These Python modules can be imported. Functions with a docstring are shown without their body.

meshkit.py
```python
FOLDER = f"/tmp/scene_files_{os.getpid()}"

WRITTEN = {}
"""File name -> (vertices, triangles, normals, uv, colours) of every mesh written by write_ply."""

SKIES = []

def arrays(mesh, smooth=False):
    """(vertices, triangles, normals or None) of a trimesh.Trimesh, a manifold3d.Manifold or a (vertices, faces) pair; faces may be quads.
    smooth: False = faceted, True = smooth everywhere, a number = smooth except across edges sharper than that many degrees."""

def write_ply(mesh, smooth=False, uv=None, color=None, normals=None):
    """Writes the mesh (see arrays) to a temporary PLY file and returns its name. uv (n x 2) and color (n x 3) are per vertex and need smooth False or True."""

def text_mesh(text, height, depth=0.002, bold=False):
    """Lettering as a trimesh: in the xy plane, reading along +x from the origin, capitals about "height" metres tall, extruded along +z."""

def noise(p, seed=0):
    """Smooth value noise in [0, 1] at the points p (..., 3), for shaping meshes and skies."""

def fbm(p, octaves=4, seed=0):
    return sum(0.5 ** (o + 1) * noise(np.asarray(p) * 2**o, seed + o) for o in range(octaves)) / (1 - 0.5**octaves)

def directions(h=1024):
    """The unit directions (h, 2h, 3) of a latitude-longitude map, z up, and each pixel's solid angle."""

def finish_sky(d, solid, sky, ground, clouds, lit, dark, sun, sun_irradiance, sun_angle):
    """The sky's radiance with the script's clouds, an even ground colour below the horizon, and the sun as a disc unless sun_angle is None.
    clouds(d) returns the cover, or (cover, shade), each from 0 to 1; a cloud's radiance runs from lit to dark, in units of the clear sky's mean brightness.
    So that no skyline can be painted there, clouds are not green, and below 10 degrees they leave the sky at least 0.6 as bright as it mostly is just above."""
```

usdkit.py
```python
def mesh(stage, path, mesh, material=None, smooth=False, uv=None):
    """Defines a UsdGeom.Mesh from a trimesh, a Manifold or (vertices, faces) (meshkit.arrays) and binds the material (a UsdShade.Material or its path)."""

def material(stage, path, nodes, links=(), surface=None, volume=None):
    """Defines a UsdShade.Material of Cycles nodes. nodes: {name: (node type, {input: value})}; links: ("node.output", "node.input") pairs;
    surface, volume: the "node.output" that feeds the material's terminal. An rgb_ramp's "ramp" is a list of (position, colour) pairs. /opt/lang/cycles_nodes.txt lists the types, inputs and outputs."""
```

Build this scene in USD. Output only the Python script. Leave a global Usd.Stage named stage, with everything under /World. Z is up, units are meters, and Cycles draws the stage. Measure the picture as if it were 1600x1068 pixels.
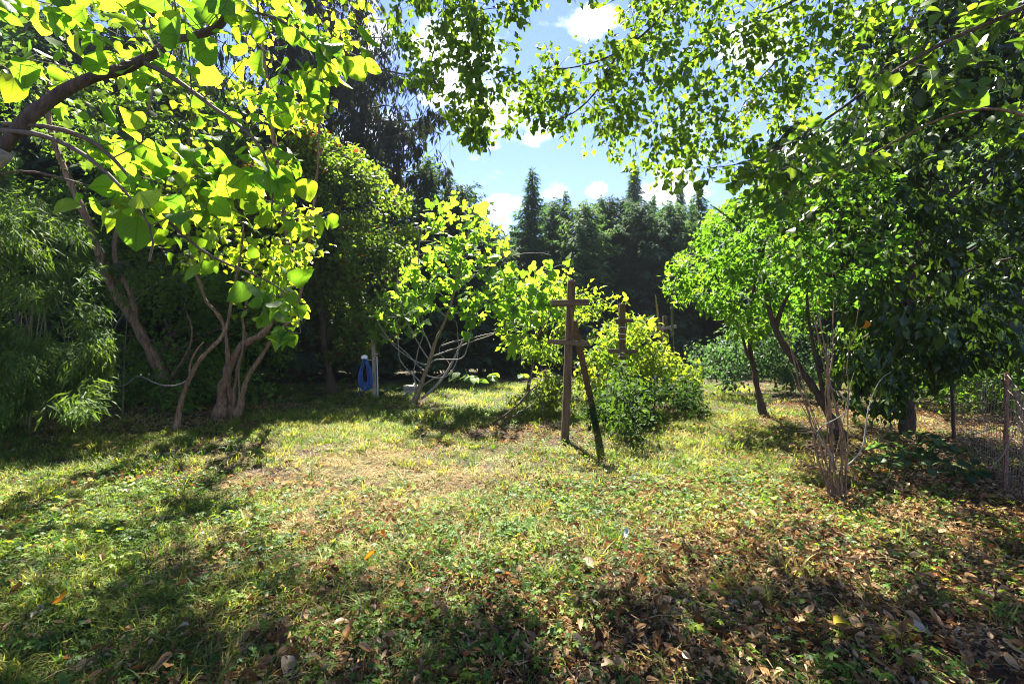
import math, random
import numpy as np
import shapely, shapely.geometry as sg
import trimesh, usdkit, meshkit
from scipy.interpolate import CubicSpline
from pxr import Usd, UsdGeom, UsdLux, UsdShade, Gf, Sdf, Vt

# ------------------------------------------------------------------ camera, sky, sun, exposure
stage = Usd.Stage.CreateInMemory()
UsdGeom.Xform.Define(stage, '/World')
F, EYE, HZ = 711.1, 1.5, 534.0           # focal length in photo pixels, eye height, horizon row
cam = UsdGeom.Camera.Define(stage, '/World/camera')
cam.AddTranslateOp().Set(Gf.Vec3d(0, 0, EYE))
cam.AddRotateXOp().Set(90.0)
cam.CreateFocalLengthAttr(16.0)
cam.CreateHorizontalApertureAttr(36.0)
cam.CreateVerticalApertureAttr(24.03)
cam.CreateClippingRangeAttr(Gf.Vec2f(0.05, 2000))
cam.CreateExposureAttr(2.88)

SUN_AZ, SUN_EL = math.radians(-8.5), math.radians(55.0)
sun = UsdLux.DistantLight.Define(stage, '/World/sun')
sun.CreateIntensityAttr(1.25)
sun.CreateNormalizeAttr(True)
sun.CreateAngleAttr(0.5)
sun.CreateColorAttr(Gf.Vec3f(1.0, 0.94, 0.83))
sun.AddRotateZOp().Set(-math.degrees(SUN_AZ))
sun.AddRotateXOp().Set(-(90 - math.degrees(SUN_EL)))

def sky_material():
    """Blue single-scattering sky; small clouds where the noise is high, most of them gathered at a few directions."""
    clouds = [(935, 38, 0.10), (700, 90, 0.20), (790, 170, 0.15), (600, 215, 0.17), (775, 322, 0.075), (870, 300, 0.07), (1060, 285, 0.16), (930, 296, 0.06), (1010, 300, 0.08), (560, 60, 0.16), (1180, 60, 0.13), (1250, 240, 0.12), (850, 205, 0.08)]
    nodes = {
        'sky': ('sky_texture', dict(sky_type='single_scattering', sun_disc=False, sun_elevation=SUN_EL, sun_rotation=SUN_AZ, altitude=50.0, air_density=1.0, aerosol_density=0.0, ozone_density=5.0)),
        'tc': ('texture_coordinate', {}),
        'flat': ('mapping', dict(mapping_type='point', scale=(1.0, 1.0, 1.8))),
        'n1': ('noise_texture', dict(scale=6.5, detail=8.0, roughness=0.6, distortion=0.1)),
        'n2': ('noise_texture', dict(scale=9.0, detail=5.0, roughness=0.6)),
        'sum': ('math', dict(math_type='multiply_add', value2=0.27)),
        'cover': ('map_range', dict(range_type='smoothstep', from_min=0.60, from_max=0.80, to_min=0.0, to_max=0.97, clamp=True)),
        'ramp': ('rgb_ramp', dict(ramp=[(0.3, (5.4, 5.8, 6.6)), (0.62, (8.2, 8.4, 8.8))])),
        'mix': ('mix_color', dict(blend_type='mix', use_clamp=False)),
        'tint': ('mix_color', dict(blend_type='multiply', fac=1.0, b=(0.80, 0.69, 0.88), use_clamp=False)),
        'bg': ('background_shader', dict(strength=0.05)),
    }
    links = [('tc.generated', 'flat.vector'), ('flat.vector', 'n1.vector'), ('flat.vector', 'n2.vector')]
    last = None
    for k, (px, py, rad) in enumerate(clouds):
        v = np.array([(px - 800) / F, 1.0, -(py - HZ) / F])
        v /= np.linalg.norm(v)
        nodes[f'd{k}'] = ('vector_math', dict(math_type='distance', vector2=(v[0], v[1], v[2] * 1.8)))
        nodes[f'r{k}'] = ('map_range', dict(range_type='smoothstep', from_min=0.0, from_max=rad, to_min=1.0, to_max=0.0, clamp=True))
        links += [('flat.vector', f'd{k}.vector1'), (f'd{k}.value', f'r{k}.value')]
        if last:
            nodes[f'm{k}'] = ('math', dict(math_type='maximum'))
            links += [(last, f'm{k}.value1'), (f'r{k}.result', f'm{k}.value2')]
            last = f'm{k}.value'
        else:
            last = f'r{k}.result'
    links += [(last, 'sum.value1'), ('n1.fac', 'sum.value3'), ('sum.value', 'cover.value'), ('n2.fac', 'ramp.fac'), ('cover.result', 'mix.fac'), ('sky.color', 'tint.a'), ('tint.result', 'mix.a'), ('ramp.color', 'mix.b'), ('mix.result', 'bg.color')]
    usdkit.material(stage, '/World/Looks/sky', nodes, links, surface='bg.background')


dome = UsdLux.DomeLight.Define(stage, '/World/sky')
dome.GetPrim().SetCustomDataByKey('kind', 'structure')
dome.GetPrim().SetCustomDataByKey('label', 'bright blue summer sky with small white clouds')
sky_material()
UsdShade.MaterialBindingAPI.Apply(dome.GetPrim()).Bind(UsdShade.Material.Get(stage, '/World/Looks/sky'))

# ------------------------------------------------------------------ helpers
rng = np.random.default_rng(7)
PI = math.pi


def P(px, py, d):
    """World point seen at photo pixel (px, py) at depth d in front of the camera."""
    px, py, d = np.asarray(px, float), np.asarray(py, float), np.asarray(d, float)
    return np.stack(np.broadcast_arrays((px - 800) / F * d, d, EYE - (py - HZ) / F * d), -1)


def gh(x, y):
    x, y = np.asarray(x, float), np.asarray(y, float)
    p = np.stack([x * 0.45, y * 0.45, np.zeros_like(x)], -1)
    q = np.stack([x * 1.7, y * 1.7, np.zeros_like(x) + 5], -1)
    t = np.stack([x * 4.3, y * 4.3, np.zeros_like(x) + 9], -1)
    return (meshkit.noise(p, 3) - 0.5) * 0.10 + (meshkit.noise(q, 4) - 0.5) * 0.06 + (meshkit.noise(t, 5) - 0.5) * 0.035


def onground(x, y):
    return np.array([x, y, float(gh(x, y))])


def unit(v):
    return v / np.maximum(np.linalg.norm(v, axis=-1, keepdims=True), 1e-9)


class MB:
    def __init__(s):
        s.v, s.f, s.n = [], [], 0

    def add(s, v, f):
        v, f = np.asarray(v, float).reshape(-1, 3), np.asarray(f, int)
        if f.shape[1] == 4:
            f = np.vstack([f[:, [0, 1, 2]], f[:, [0, 2, 3]]])
        s.v.append(v), s.f.append(f + s.n)
        s.n += len(v)
        return s

    def get(s):
        return np.vstack(s.v), np.vstack(s.f)


_used = {}


def numbered(parent, name):
    k = _used.get((parent, name), -1) + 1
    _used[(parent, name)] = k
    return f'{parent}/{name}' if k == 0 else f'{parent}/{name}_{k:03d}'


def path_of(p):
    return str(p.GetPath()) if p is not None else '/World'


def tag(p, label=None, cat=None, group=None, kind=None):
    p = p.GetPrim() if hasattr(p, 'GetPrim') else p
    for k, v in (('label', label), ('category', cat), ('group', group), ('kind', kind)):
        if v:
            p.SetCustomDataByKey(k, v)
    return p


def thing(name, label, cat, base=(0, 0, 0), rz=0.0, group=None):
    x = UsdGeom.Xform.Define(stage, numbered('/World', name))
    x.AddTranslateOp().Set(Gf.Vec3d(*map(float, base)))
    if rz:
        x.AddRotateZOp().Set(math.degrees(rz))
    return tag(x, label, cat, group)


def obj(name, vf, mat, parent=None, smooth=False, kind=None, label=None, uv=None):
    if isinstance(vf, MB):
        vf = vf.get()
    m = usdkit.mesh(stage, numbered(path_of(parent), name), vf, '/World/Looks/' + mat, smooth=smooth, uv=uv)
    return tag(m, label=label, kind=kind)


def spline(pts, n):
    pts = np.asarray(pts, float)
    t = np.r_[0, np.cumsum(np.linalg.norm(np.diff(pts, axis=0), axis=1))]
    if len(pts) == 2:
        return pts[0] + np.linspace(0, 1, n)[:, None] * (pts[1] - pts[0])
    return CubicSpline(t, pts)(np.linspace(0, t[-1], n))


_ring = {k: (np.cos(np.arange(k) * 2 * PI / k), np.sin(np.arange(k) * 2 * PI / k)) for k in range(3, 17)}


def tube(p, r, sides=6, cap=True, rough=0.0, ridge=0.0):
    p = np.asarray(p, float)
    n = len(p)
    t = np.empty_like(p)
    t[1:-1] = p[2:] - p[:-2]
    t[0], t[-1] = p[1] - p[0], p[-1] - p[-2]
    t /= np.sqrt((t * t).sum(1, keepdims=True)) + 1e-12
    m = np.abs(t).mean(0)
    ref = np.eye(3)[int(np.argmin(m))]
    a = np.cross(t, ref)
    a /= np.sqrt((a * a).sum(1, keepdims=True)) + 1e-12
    b = np.cross(t, a)
    c, s = _ring[sides]
    r = np.broadcast_to(np.asarray(r, float), (n,))[:, None, None]
    off = c[None, :, None] * a[:, None] + s[None, :, None] * b[:, None]
    if rough:
        q = p[:, None] + off * r * 0.5
        r = r * (1 + rough * (meshkit.noise(q * (2.5 / max(float(r.max()), 0.02)) * 0.35, 9) - 0.5)[..., None] * 2)
    if ridge:
        h = np.r_[0, np.cumsum(np.linalg.norm(np.diff(p, axis=0), axis=1))]
        th = np.broadcast_to(np.arange(sides) * 2 * PI / sides, (n, sides))
        g = np.stack([np.cos(th) * 3.2, np.sin(th) * 3.2, np.broadcast_to(h[:, None] * 3.0, th.shape)], -1)
        r = r * (1 + ridge * (meshkit.fbm(g, 3, 5) - 0.5)[..., None] * 2)
    v = (p[:, None] + r * off).reshape(-1, 3)
    i = np.arange(n - 1)[:, None] * sides
    j = np.arange(sides)[None]
    k = (j + 1) % sides
    q = np.stack([i + j, i + k, i + sides + k, i + sides + j], -1).reshape(-1, 4)
    f = np.vstack([q[:, [0, 1, 2]], q[:, [0, 2, 3]]])
    if cap:
        v = np.vstack([v, p[:1], p[-1:]])
        e = np.arange(sides)
        f = np.vstack([f, np.stack([(e + 1) % sides, e, np.full(sides, n * sides)], 1), np.stack([(n - 1) * sides + e, (n - 1) * sides + (e + 1) % sides, np.full(sides, n * sides + 1)], 1)])
    return v, f


def rbox(sx, sy, sz, ch=0.006, seed=0, wob=0.0, nz=1):
    """A chamfered board, standing on z = 0, with slightly uneven faces; nz segments along z."""
    x, y = sx / 2, sy / 2
    prof = np.array([(-x + ch, -y), (x - ch, -y), (x, -y + ch), (x, y - ch), (x - ch, y), (-x + ch, y), (-x, y - ch), (-x, -y + ch)])
    zs = np.r_[0, ch, np.linspace(ch, sz - ch, nz + 1)[1:-1], sz - ch, sz]
    sc = np.ones(len(zs))
    v = []
    for k, z in enumerate(zs):
        ins = ch if k in (0, len(zs) - 1) else 0
        q = prof * [(x - ins) / x, (y - ins) / y]
        v.append(np.c_[q, np.full(8, z)])
    v = np.array(v)
    if wob:
        v[..., :2] += (np.stack([meshkit.noise(v * 6, seed), meshkit.noise(v * 6, seed + 1)], -1) - 0.5) * wob
    n = len(zs)
    f = []
    for k in range(n - 1):
        for j in range(8):
            f.append([k * 8 + j, k * 8 + (j + 1) % 8, (k + 1) * 8 + (j + 1) % 8, (k + 1) * 8 + j])
    f = np.array(f)
    tri = np.vstack([f[:, [0, 1, 2]], f[:, [0, 2, 3]], [[0, j + 1, j] for j in range(1, 7)], [[(n - 1) * 8, (n - 1) * 8 + j, (n - 1) * 8 + j + 1] for j in range(1, 7)]])
    return v.reshape(-1, 3), tri


def along(vf, a, b, roll=0.0):
    """Turns a board standing on z = 0 so that its axis runs from a towards b."""
    v, f = vf
    z = unit(np.asarray(b, float) - a)
    ref = np.array([0, 1.0, 0]) if abs(z[2]) > 0.8 else np.array([0, 0, 1.0])
    x = unit(np.cross(ref, z))
    y = np.cross(z, x)
    c, s = math.cos(roll), math.sin(roll)
    x, y = c * x + s * y, c * y - s * x
    return v @ np.array([x, y, z]) + a, f


# ------------------------------------------------------------------ leaf shapes (x along the blade, y across, z up), length 1
def blade_leaf(n, w, fold=0.25, droop=0.25, wfun=None, pleat=0.0, curl=0.0):
    u = np.linspace(0, 1, n + 1)
    hw = w * (wfun(u) if wfun else np.sin(PI * np.clip(u, 0, 1) ** 0.8))
    ang = curl * u + droop * u
    x = np.cumsum(np.r_[0, np.cos((ang[1:] + ang[:-1]) / 2) / n])
    z = -np.cumsum(np.r_[0, np.sin((ang[1:] + ang[:-1]) / 2) / n])
    pl = pleat * np.cos(np.arange(n + 1) * PI)
    v, f = [], []
    for i in range(n + 1):
        v += [(x[i], 0, z[i]), (x[i], hw[i], z[i] + fold * hw[i] + pl[i]), (x[i], -hw[i], z[i] + fold * hw[i] + pl[i])]
    for i in range(n):
        a = 3 * i
        f += [(a, a + 3, a + 4), (a, a + 4, a + 1), (a, a + 2, a + 5), (a, a + 5, a + 3)]
    v, f = np.array(v, float), np.array(f)
    keep = [k for k, t in enumerate(f) if trimesh.triangles.area(v[t][None])[0] > 1e-9]
    return v, f[keep]


def heart(u):
    return np.interp(u, [0, 0.04, 0.18, 0.38, 0.6, 0.8, 0.93, 1], [0.0, 0.66, 0.95, 1.0, 0.86, 0.52, 0.17, 0.0])


def ovate(u):
    return np.interp(u, [0, 0.15, 0.4, 0.65, 0.88, 1], [0.0, 0.66, 1.0, 0.82, 0.3, 0.0])


def palmate(lobes, n, depth, fold=0.15, first=2.3):
    """A lobed leaf fanned out from the stalk: lobes fingers over an angle of 2*first."""
    th = np.linspace(-first, first, n)
    r = (1 - depth) + depth * np.abs(np.cos(th / first * lobes * PI / 2 * 1.0)) ** 0.8
    r *= np.interp(np.abs(th), [0, 1.0, first], [1.0, 0.9, 0.55])
    x, y = 0.32 + 0.68 * r * np.cos(th), 0.68 * r * np.sin(th)
    z = fold * np.abs(y) - 0.18 * r ** 2 + 0.05 * np.cos(th * 4)
    v = np.vstack([[0.26, 0, 0.02], np.c_[x, y, z]])
    return v, np.array([[0, i, i + 1] for i in range(1, n)])


def wavy(vf, seed, amp=0.05):
    v, f = vf
    n = np.stack([meshkit.noise(v * 4.0 + seed * 7.3, 30 + k) for k in range(3)], -1) - 0.5
    return v + n * amp * 2 * np.clip(np.abs(v[:, 1:2]) * 4, 0.2, 1), f


L_HEART = [blade_leaf(9, 0.47, 0.16, d, heart, curl=c) for d, c in ((0.5, 0.3), (0.2, 0.1), (0.8, 0.5))] + [wavy(blade_leaf(9, w, f, d, heart, curl=c), k) for k, (w, f, d, c) in enumerate(((0.44, 0.5, 0.4, 0.6), (0.40, 0.3, 1.0, 0.8), (0.46, 0.1, -0.2, 0.2), (0.36, 0.7, 0.3, 0.3), (0.45, -0.2, 0.6, 0.4)))]
L_HEART_LOW = [blade_leaf(4, 0.42, 0.2, d, heart) for d in (0.3, 0.8)]
L_OVATE = [blade_leaf(3, 0.30, 0.3, d, ovate) for d in (0.2, 0.7)]
L_KITE = [(np.array([(0, 0, 0), (0.45, 0.27, 0.10), (0.45, -0.27, 0.10), (1, 0, -0.12), (0.5, 0, 0)], float), np.array([(0, 4, 1), (4, 3, 1), (0, 2, 4), (4, 2, 3)]))]
L_DIA = [(np.array([(0, 0, 0), (0.45, 0.28, 0.07), (0.45, -0.28, 0.0), (1, 0, -0.1)], float), np.array([(0, 2, 1), (1, 2, 3)]))]
L_BAMBOO = [(np.array([(0, 0, 0), (0.35, 0.07, 0.03), (0.35, -0.07, 0.0), (1, 0, -0.22)], float), np.array([(0, 2, 1), (1, 2, 3)]))]
L_FIG = [palmate(5, 21, 0.52), palmate(3, 15, 0.45)]
L_WEED = [palmate(5, 16, 0.5)]
L_SPRAY = [(np.array([(0, 0, 0), (0.5, 0.13, 0.0), (0.5, -0.13, 0), (1, 0, -0.15), (0.2, 0, 0), (0.62, 0.36, -0.06), (0.45, 0.2, -0.02), (0.2, 0, 0), (0.62, -0.36, -0.06), (0.45, -0.2, -0.02)], float),
            np.array([(0, 2, 1), (1, 2, 3), (4, 6, 5), (7, 8, 9)]))]


def leaves_mesh(shapes, pos, dirs, ups, size, width=None, seed=1):
    """Leaves of the shapes at pos as one (vertices, faces)."""
    x = unit(dirs)
    z = unit(ups - (ups * x).sum(-1, keepdims=True) * x)
    y = np.cross(z, x)
    which = np.random.default_rng(seed).integers(0, len(shapes), len(pos))
    mb = MB()
    width = np.ones(len(pos)) if width is None else width
    for k, (v, f) in enumerate(shapes):
        i = np.nonzero(which == k)[0]
        if not len(i):
            continue
        s = size[i][:, None, None]
        w = pos[i][:, None] + s * (v[None, :, 0, None] * x[i][:, None] + v[None, :, 1, None] * width[i][:, None, None] * y[i][:, None] + v[None, :, 2, None] * z[i][:, None])
        mb.add(w.reshape(-1, 3), (f[None] + (np.arange(len(i)) * len(v))[:, None, None]).reshape(-1, 3))
    return mb.get()


def leaf_parts(tree, shapes, pos, dirs, ups, size, mat, seed=1, name='leaf'):
    which = np.random.default_rng(seed).integers(0, len(shapes), len(pos))
    x = unit(dirs)
    z = unit(ups - (ups * x).sum(-1, keepdims=True) * x)
    y = np.cross(z, x)
    for i in range(len(pos)):
        v, f = shapes[which[i]]
        obj(name, (pos[i] + size[i] * (v @ np.array([x[i], y[i], z[i]])), f), mat, tree, smooth=True, uv=np.c_[v[:, 0], v[:, 1] / max(np.abs(v[:, 1]).max(), 1e-6)])


# ------------------------------------------------------------------ materials
def leafmat(name, cols, trans, fac=0.45, rough=0.45, spec=0.4, clump=1.2, vary=0.35, veins=False):
    """cols: three base colours (one leaf to the next); trans: what passes through; clump: noise scale of lighter and darker clumps; veins: for leaves that carry st."""
    dark, mid, light = cols
    nodes = {
        'geo': ('geometry', {}), 'oi': ('object_info', {}),
        'n': ('noise_texture', dict(scale=clump, detail=2.0)),
        'add': ('math', dict(math_type='multiply_add', value2=vary * 1.6, value3=-vary * 0.8)),
        'both': ('math', dict(math_type='add')), 'fr': ('math', dict(math_type='fraction')),
        'sum': ('math', dict(math_type='add', use_clamp=True)),
        'ramp': ('rgb_ramp', dict(ramp=[(0.0, dark), (0.5, mid), (1.0, light)])),
        'tint': ('mix_color', dict(blend_type='multiply', fac=1.0, b=trans, use_clamp=False)),
        'pr': ('principled_bsdf', dict(roughness=rough, specular_ior_level=spec)),
        'tr': ('translucent_bsdf', {}),
        'mix': ('mix_closure', dict(fac=fac)),
    }
    links = [('geo.position', 'n.vector'), ('n.fac', 'add.value1'), ('add.value', 'sum.value1'), ('geo.random_per_island', 'both.value1'), ('oi.random', 'both.value2'), ('both.value', 'fr.value1'), ('fr.value', 'sum.value2'), ('sum.value', 'ramp.fac'),
             ('pr.BSDF', 'mix.closure1'), ('tr.BSDF', 'mix.closure2'), ('tint.result', 'tr.color')]
    col = 'ramp.color'
    if veins:
        nodes |= {
            'uv': ('uvmap', dict(attribute='st')), 'sx': ('separate_xyz', {}), 'av': ('math', dict(math_type='absolute')),
            'dg': ('math', dict(math_type='multiply_add', value2=-0.55)), 'sc': ('math', dict(math_type='multiply', value2=6.5)), 'pp': ('math', dict(math_type='pingpong', value2=0.5)),
            'side': ('map_range', dict(range_type='smoothstep', from_min=0.0, from_max=0.09, to_min=1.0, to_max=0.0, clamp=True)),
            'mid': ('map_range', dict(range_type='smoothstep', from_min=0.0, from_max=0.07, to_min=1.0, to_max=0.0, clamp=True)),
            'mx': ('math', dict(math_type='maximum')), 'vf': ('math', dict(math_type='multiply', value2=0.55)),
            'vc': ('mix_color', dict(blend_type='mix', b=tuple(c * 0.55 for c in dark))),
            'nb': ('noise_texture', dict(scale=32.0, detail=4.0, roughness=0.6)), 'sp': ('map_range', dict(range_type='smoothstep', from_min=0.66, from_max=0.74, to_min=0.0, to_max=0.8, clamp=True)),
            'sc2': ('mix_color', dict(blend_type='mix', b=(0.10, 0.055, 0.02))),
            'bmp': ('bump', dict(strength=0.35, distance=0.006, invert=True)),
        }
        links += [('uv.UV', 'sx.vector'), ('sx.y', 'av.value1'), ('av.value', 'dg.value1'), ('sx.x', 'dg.value3'), ('dg.value', 'sc.value1'), ('sc.value', 'pp.value1'), ('pp.value', 'side.value'), ('av.value', 'mid.value'), ('side.result', 'mx.value1'), ('mid.result', 'mx.value2'),
                  ('mx.value', 'vf.value1'), ('vf.value', 'vc.fac'), ('ramp.color', 'vc.a'), ('geo.position', 'nb.vector'), ('nb.fac', 'sp.value'), ('sp.result', 'sc2.fac'), ('vc.result', 'sc2.a'), ('mx.value', 'bmp.height'), ('bmp.normal', 'pr.normal')]
        col = 'sc2.result'
    links += [(col, 'pr.base_color'), (col, 'tint.a')]
    usdkit.material(stage, '/World/Looks/' + name, nodes, links, surface='mix.closure')


def barkmat(name, a, b, scale=18.0, rough=0.85, bump=0.5, stretch=(1, 1, 0.25)):
    usdkit.material(stage, '/World/Looks/' + name, {
        'geo': ('geometry', {}), 'map': ('mapping', dict(mapping_type='point', scale=stretch)),
        'n': ('noise_texture', dict(scale=scale, detail=5.0, roughness=0.65)),
        'n2': ('noise_texture', dict(scale=2.0, detail=2.0)),
        'ramp': ('rgb_ramp', dict(ramp=[(0.3, a), (0.7, b)])),
        'mul': ('mix_color', dict(blend_type='multiply', fac=0.6)),
        'bump': ('bump', dict(strength=bump, distance=0.035)),
        'pr': ('principled_bsdf', dict(roughness=rough, specular_ior_level=0.25)),
    }, [('geo.position', 'map.vector'), ('map.vector', 'n.vector'), ('geo.position', 'n2.vector'), ('n.fac', 'ramp.fac'), ('ramp.color', 'mul.a'), ('n2.color', 'mul.b'), ('n.fac', 'bump.height'), ('bump.normal', 'pr.normal'),
        ('ramp.color', 'pr.base_color'), ('pr.BSDF', 'pr.BSDF')][:-1], surface='pr.BSDF')


def plain(name, color, rough=0.6, metallic=0.0, spec=0.4, noise=None, scale=20.0, bump=0.0):
    nodes = {'pr': ('principled_bsdf', dict(base_color=color, roughness=rough, metallic=metallic, specular_ior_level=spec))}
    links = []
    if noise:
        nodes |= {'geo': ('geometry', {}), 'n': ('noise_texture', dict(scale=scale, detail=4.0)), 'ramp': ('rgb_ramp', dict(ramp=[(0.35, color), (0.65, noise)]))}
        links += [('geo.position', 'n.vector'), ('n.fac', 'ramp.fac'), ('ramp.color', 'pr.base_color')]
        if bump:
            nodes['bump'] = ('bump', dict(strength=bump, distance=0.01))
            links += [('n.fac', 'bump.height'), ('bump.normal', 'pr.normal')]
    usdkit.material(stage, '/World/Looks/' + name, nodes, links, surface='pr.BSDF')


LIME = [(0.030, 0.088, 0.010), (0.056, 0.130, 0.012), (0.105, 0.165, 0.014)]
leafmat('leaf_lime', LIME, (4.7, 3.7, 1.5), fac=0.58, rough=0.55, spec=0.2, clump=2.0)
leafmat('leaf_lime_veined', LIME, (4.7, 3.7, 1.5), fac=0.56, rough=0.5, spec=0.25, clump=2.0, vary=0.6, veins=True)
PLUM = [(0.026, 0.062, 0.010), (0.042, 0.095, 0.012), (0.075, 0.125, 0.014)]
leafmat('leaf_plum_veined', PLUM, (3.9, 3.3, 1.3), fac=0.46, rough=0.45, spec=0.25, clump=1.3, veins=True)
leafmat('leaf_fig', [(0.040, 0.100, 0.012), (0.060, 0.135, 0.014), (0.095, 0.165, 0.016)], (4.0, 3.4, 1.6), fac=0.52, rough=0.6, spec=0.2, clump=1.6, vary=0.5)
leafmat('leaf_plum', PLUM, (3.9, 3.3, 1.3), fac=0.46, rough=0.5, spec=0.2, clump=1.3)
leafmat('leaf_apple', [(0.032, 0.082, 0.010), (0.054, 0.122, 0.012), (0.100, 0.158, 0.015)], (3.2, 3.1, 1.4), fac=0.48, rough=0.55, spec=0.2, clump=1.5, vary=0.5)
leafmat('leaf_glossy', [(0.011, 0.022, 0.005), (0.018, 0.038, 0.007), (0.042, 0.074, 0.010)], (3.6, 3.5, 1.1), fac=0.22, rough=0.30, spec=0.26, clump=1.0)
leafmat('leaf_bamboo', [(0.026, 0.056, 0.010), (0.046, 0.092, 0.014), (0.110, 0.145, 0.030)], (3.0, 2.8, 1.2), fac=0.38, rough=0.6, spec=0.15, clump=1.0, vary=0.5)
leafmat('leaf_shade', [(0.028, 0.062, 0.016), (0.048, 0.100, 0.020), (0.080, 0.140, 0.024)], (3.6, 3.2, 1.1), fac=0.40, rough=0.6, spec=0.15, clump=0.9, vary=0.5)
leafmat('leaf_olive', [(0.034, 0.060, 0.014), (0.052, 0.098, 0.015), (0.105, 0.135, 0.018)], (3.4, 3.1, 1.2), fac=0.45, rough=0.55, spec=0.25, clump=0.7)
leafmat('leaf_red', [(0.080, 0.022, 0.014), (0.110, 0.035, 0.016), (0.130, 0.060, 0.018)], (2.6, 2.0, 1.1), fac=0.4, rough=0.5, clump=1.5)
leafmat('leaf_bramble', [(0.028, 0.066, 0.010), (0.052, 0.110, 0.012), (0.115, 0.155, 0.016)], (3.6, 3.2, 1.3), fac=0.45, rough=0.55, spec=0.2, clump=1.8)
leafmat('leaf_weed', [(0.024, 0.066, 0.009), (0.056, 0.125, 0.012), (0.150, 0.210, 0.018)], (3.4, 3.1, 1.2), fac=0.45, rough=0.5, spec=0.25, clump=2.0, vary=0.5)
leafmat('leaf_grey', [(0.030, 0.060, 0.028), (0.045, 0.085, 0.035), (0.075, 0.115, 0.045)], (2.6, 2.8, 1.3), fac=0.35, rough=0.5, spec=0.2, clump=2.0)
leafmat('needle_dark', [(0.026, 0.056, 0.030), (0.048, 0.094, 0.046), (0.090, 0.145, 0.062)], (2.4, 2.6, 1.0), fac=0.32, rough=0.75, spec=0.1, clump=0.8, vary=0.6)
leafmat('needle_grey', [(0.020, 0.028, 0.018), (0.030, 0.042, 0.026), (0.050, 0.064, 0.036)], (2.0, 2.0, 1.0), fac=0.2, rough=0.8, spec=0.1, clump=0.8)
leafmat('grass_blade', [(0.032, 0.074, 0.008), (0.088, 0.132, 0.014), (0.240, 0.220, 0.062)], (2.4, 2.4, 1.1), fac=0.42, rough=0.6, spec=0.2, clump=0.9, vary=0.75)
leafmat('straw_blade', [(0.140, 0.100, 0.042), (0.260, 0.195, 0.088), (0.400, 0.320, 0.160)], (1.5, 1.4, 1.1), fac=0.38, rough=0.7, spec=0.15, clump=1.1, vary=0.6)
leafmat('dry_leaf', [(0.046, 0.023, 0.010), (0.170, 0.096, 0.040), (0.460, 0.320, 0.170)], (1.5, 1.3, 1.0), fac=0.28, rough=0.65, spec=0.1, clump=3.0, vary=0.7)
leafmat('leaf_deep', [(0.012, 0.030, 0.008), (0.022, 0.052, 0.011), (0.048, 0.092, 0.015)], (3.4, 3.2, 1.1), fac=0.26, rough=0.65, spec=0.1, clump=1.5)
leafmat('dry_red', [(0.090, 0.032, 0.016), (0.150, 0.062, 0.028), (0.240, 0.120, 0.045)], (1.8, 1.5, 1.0), fac=0.28, rough=0.5, clump=3.0)
leafmat('dry_pale', [(0.220, 0.160, 0.090), (0.310, 0.240, 0.145), (0.390, 0.320, 0.210)], (1.3, 1.2, 1.0), fac=0.25, rough=0.5, clump=3.0)
leafmat('yellow_leaf', [(0.330, 0.270, 0.015), (0.400, 0.330, 0.020), (0.460, 0.380, 0.025)], (1.6, 1.6, 1.0), fac=0.4, rough=0.5, clump=3.0)
leafmat('orange_leaf', [(0.420, 0.140, 0.010), (0.480, 0.180, 0.012), (0.520, 0.240, 0.015)], (1.6, 1.4, 1.0), fac=0.4, rough=0.5, clump=3.0)
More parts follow.
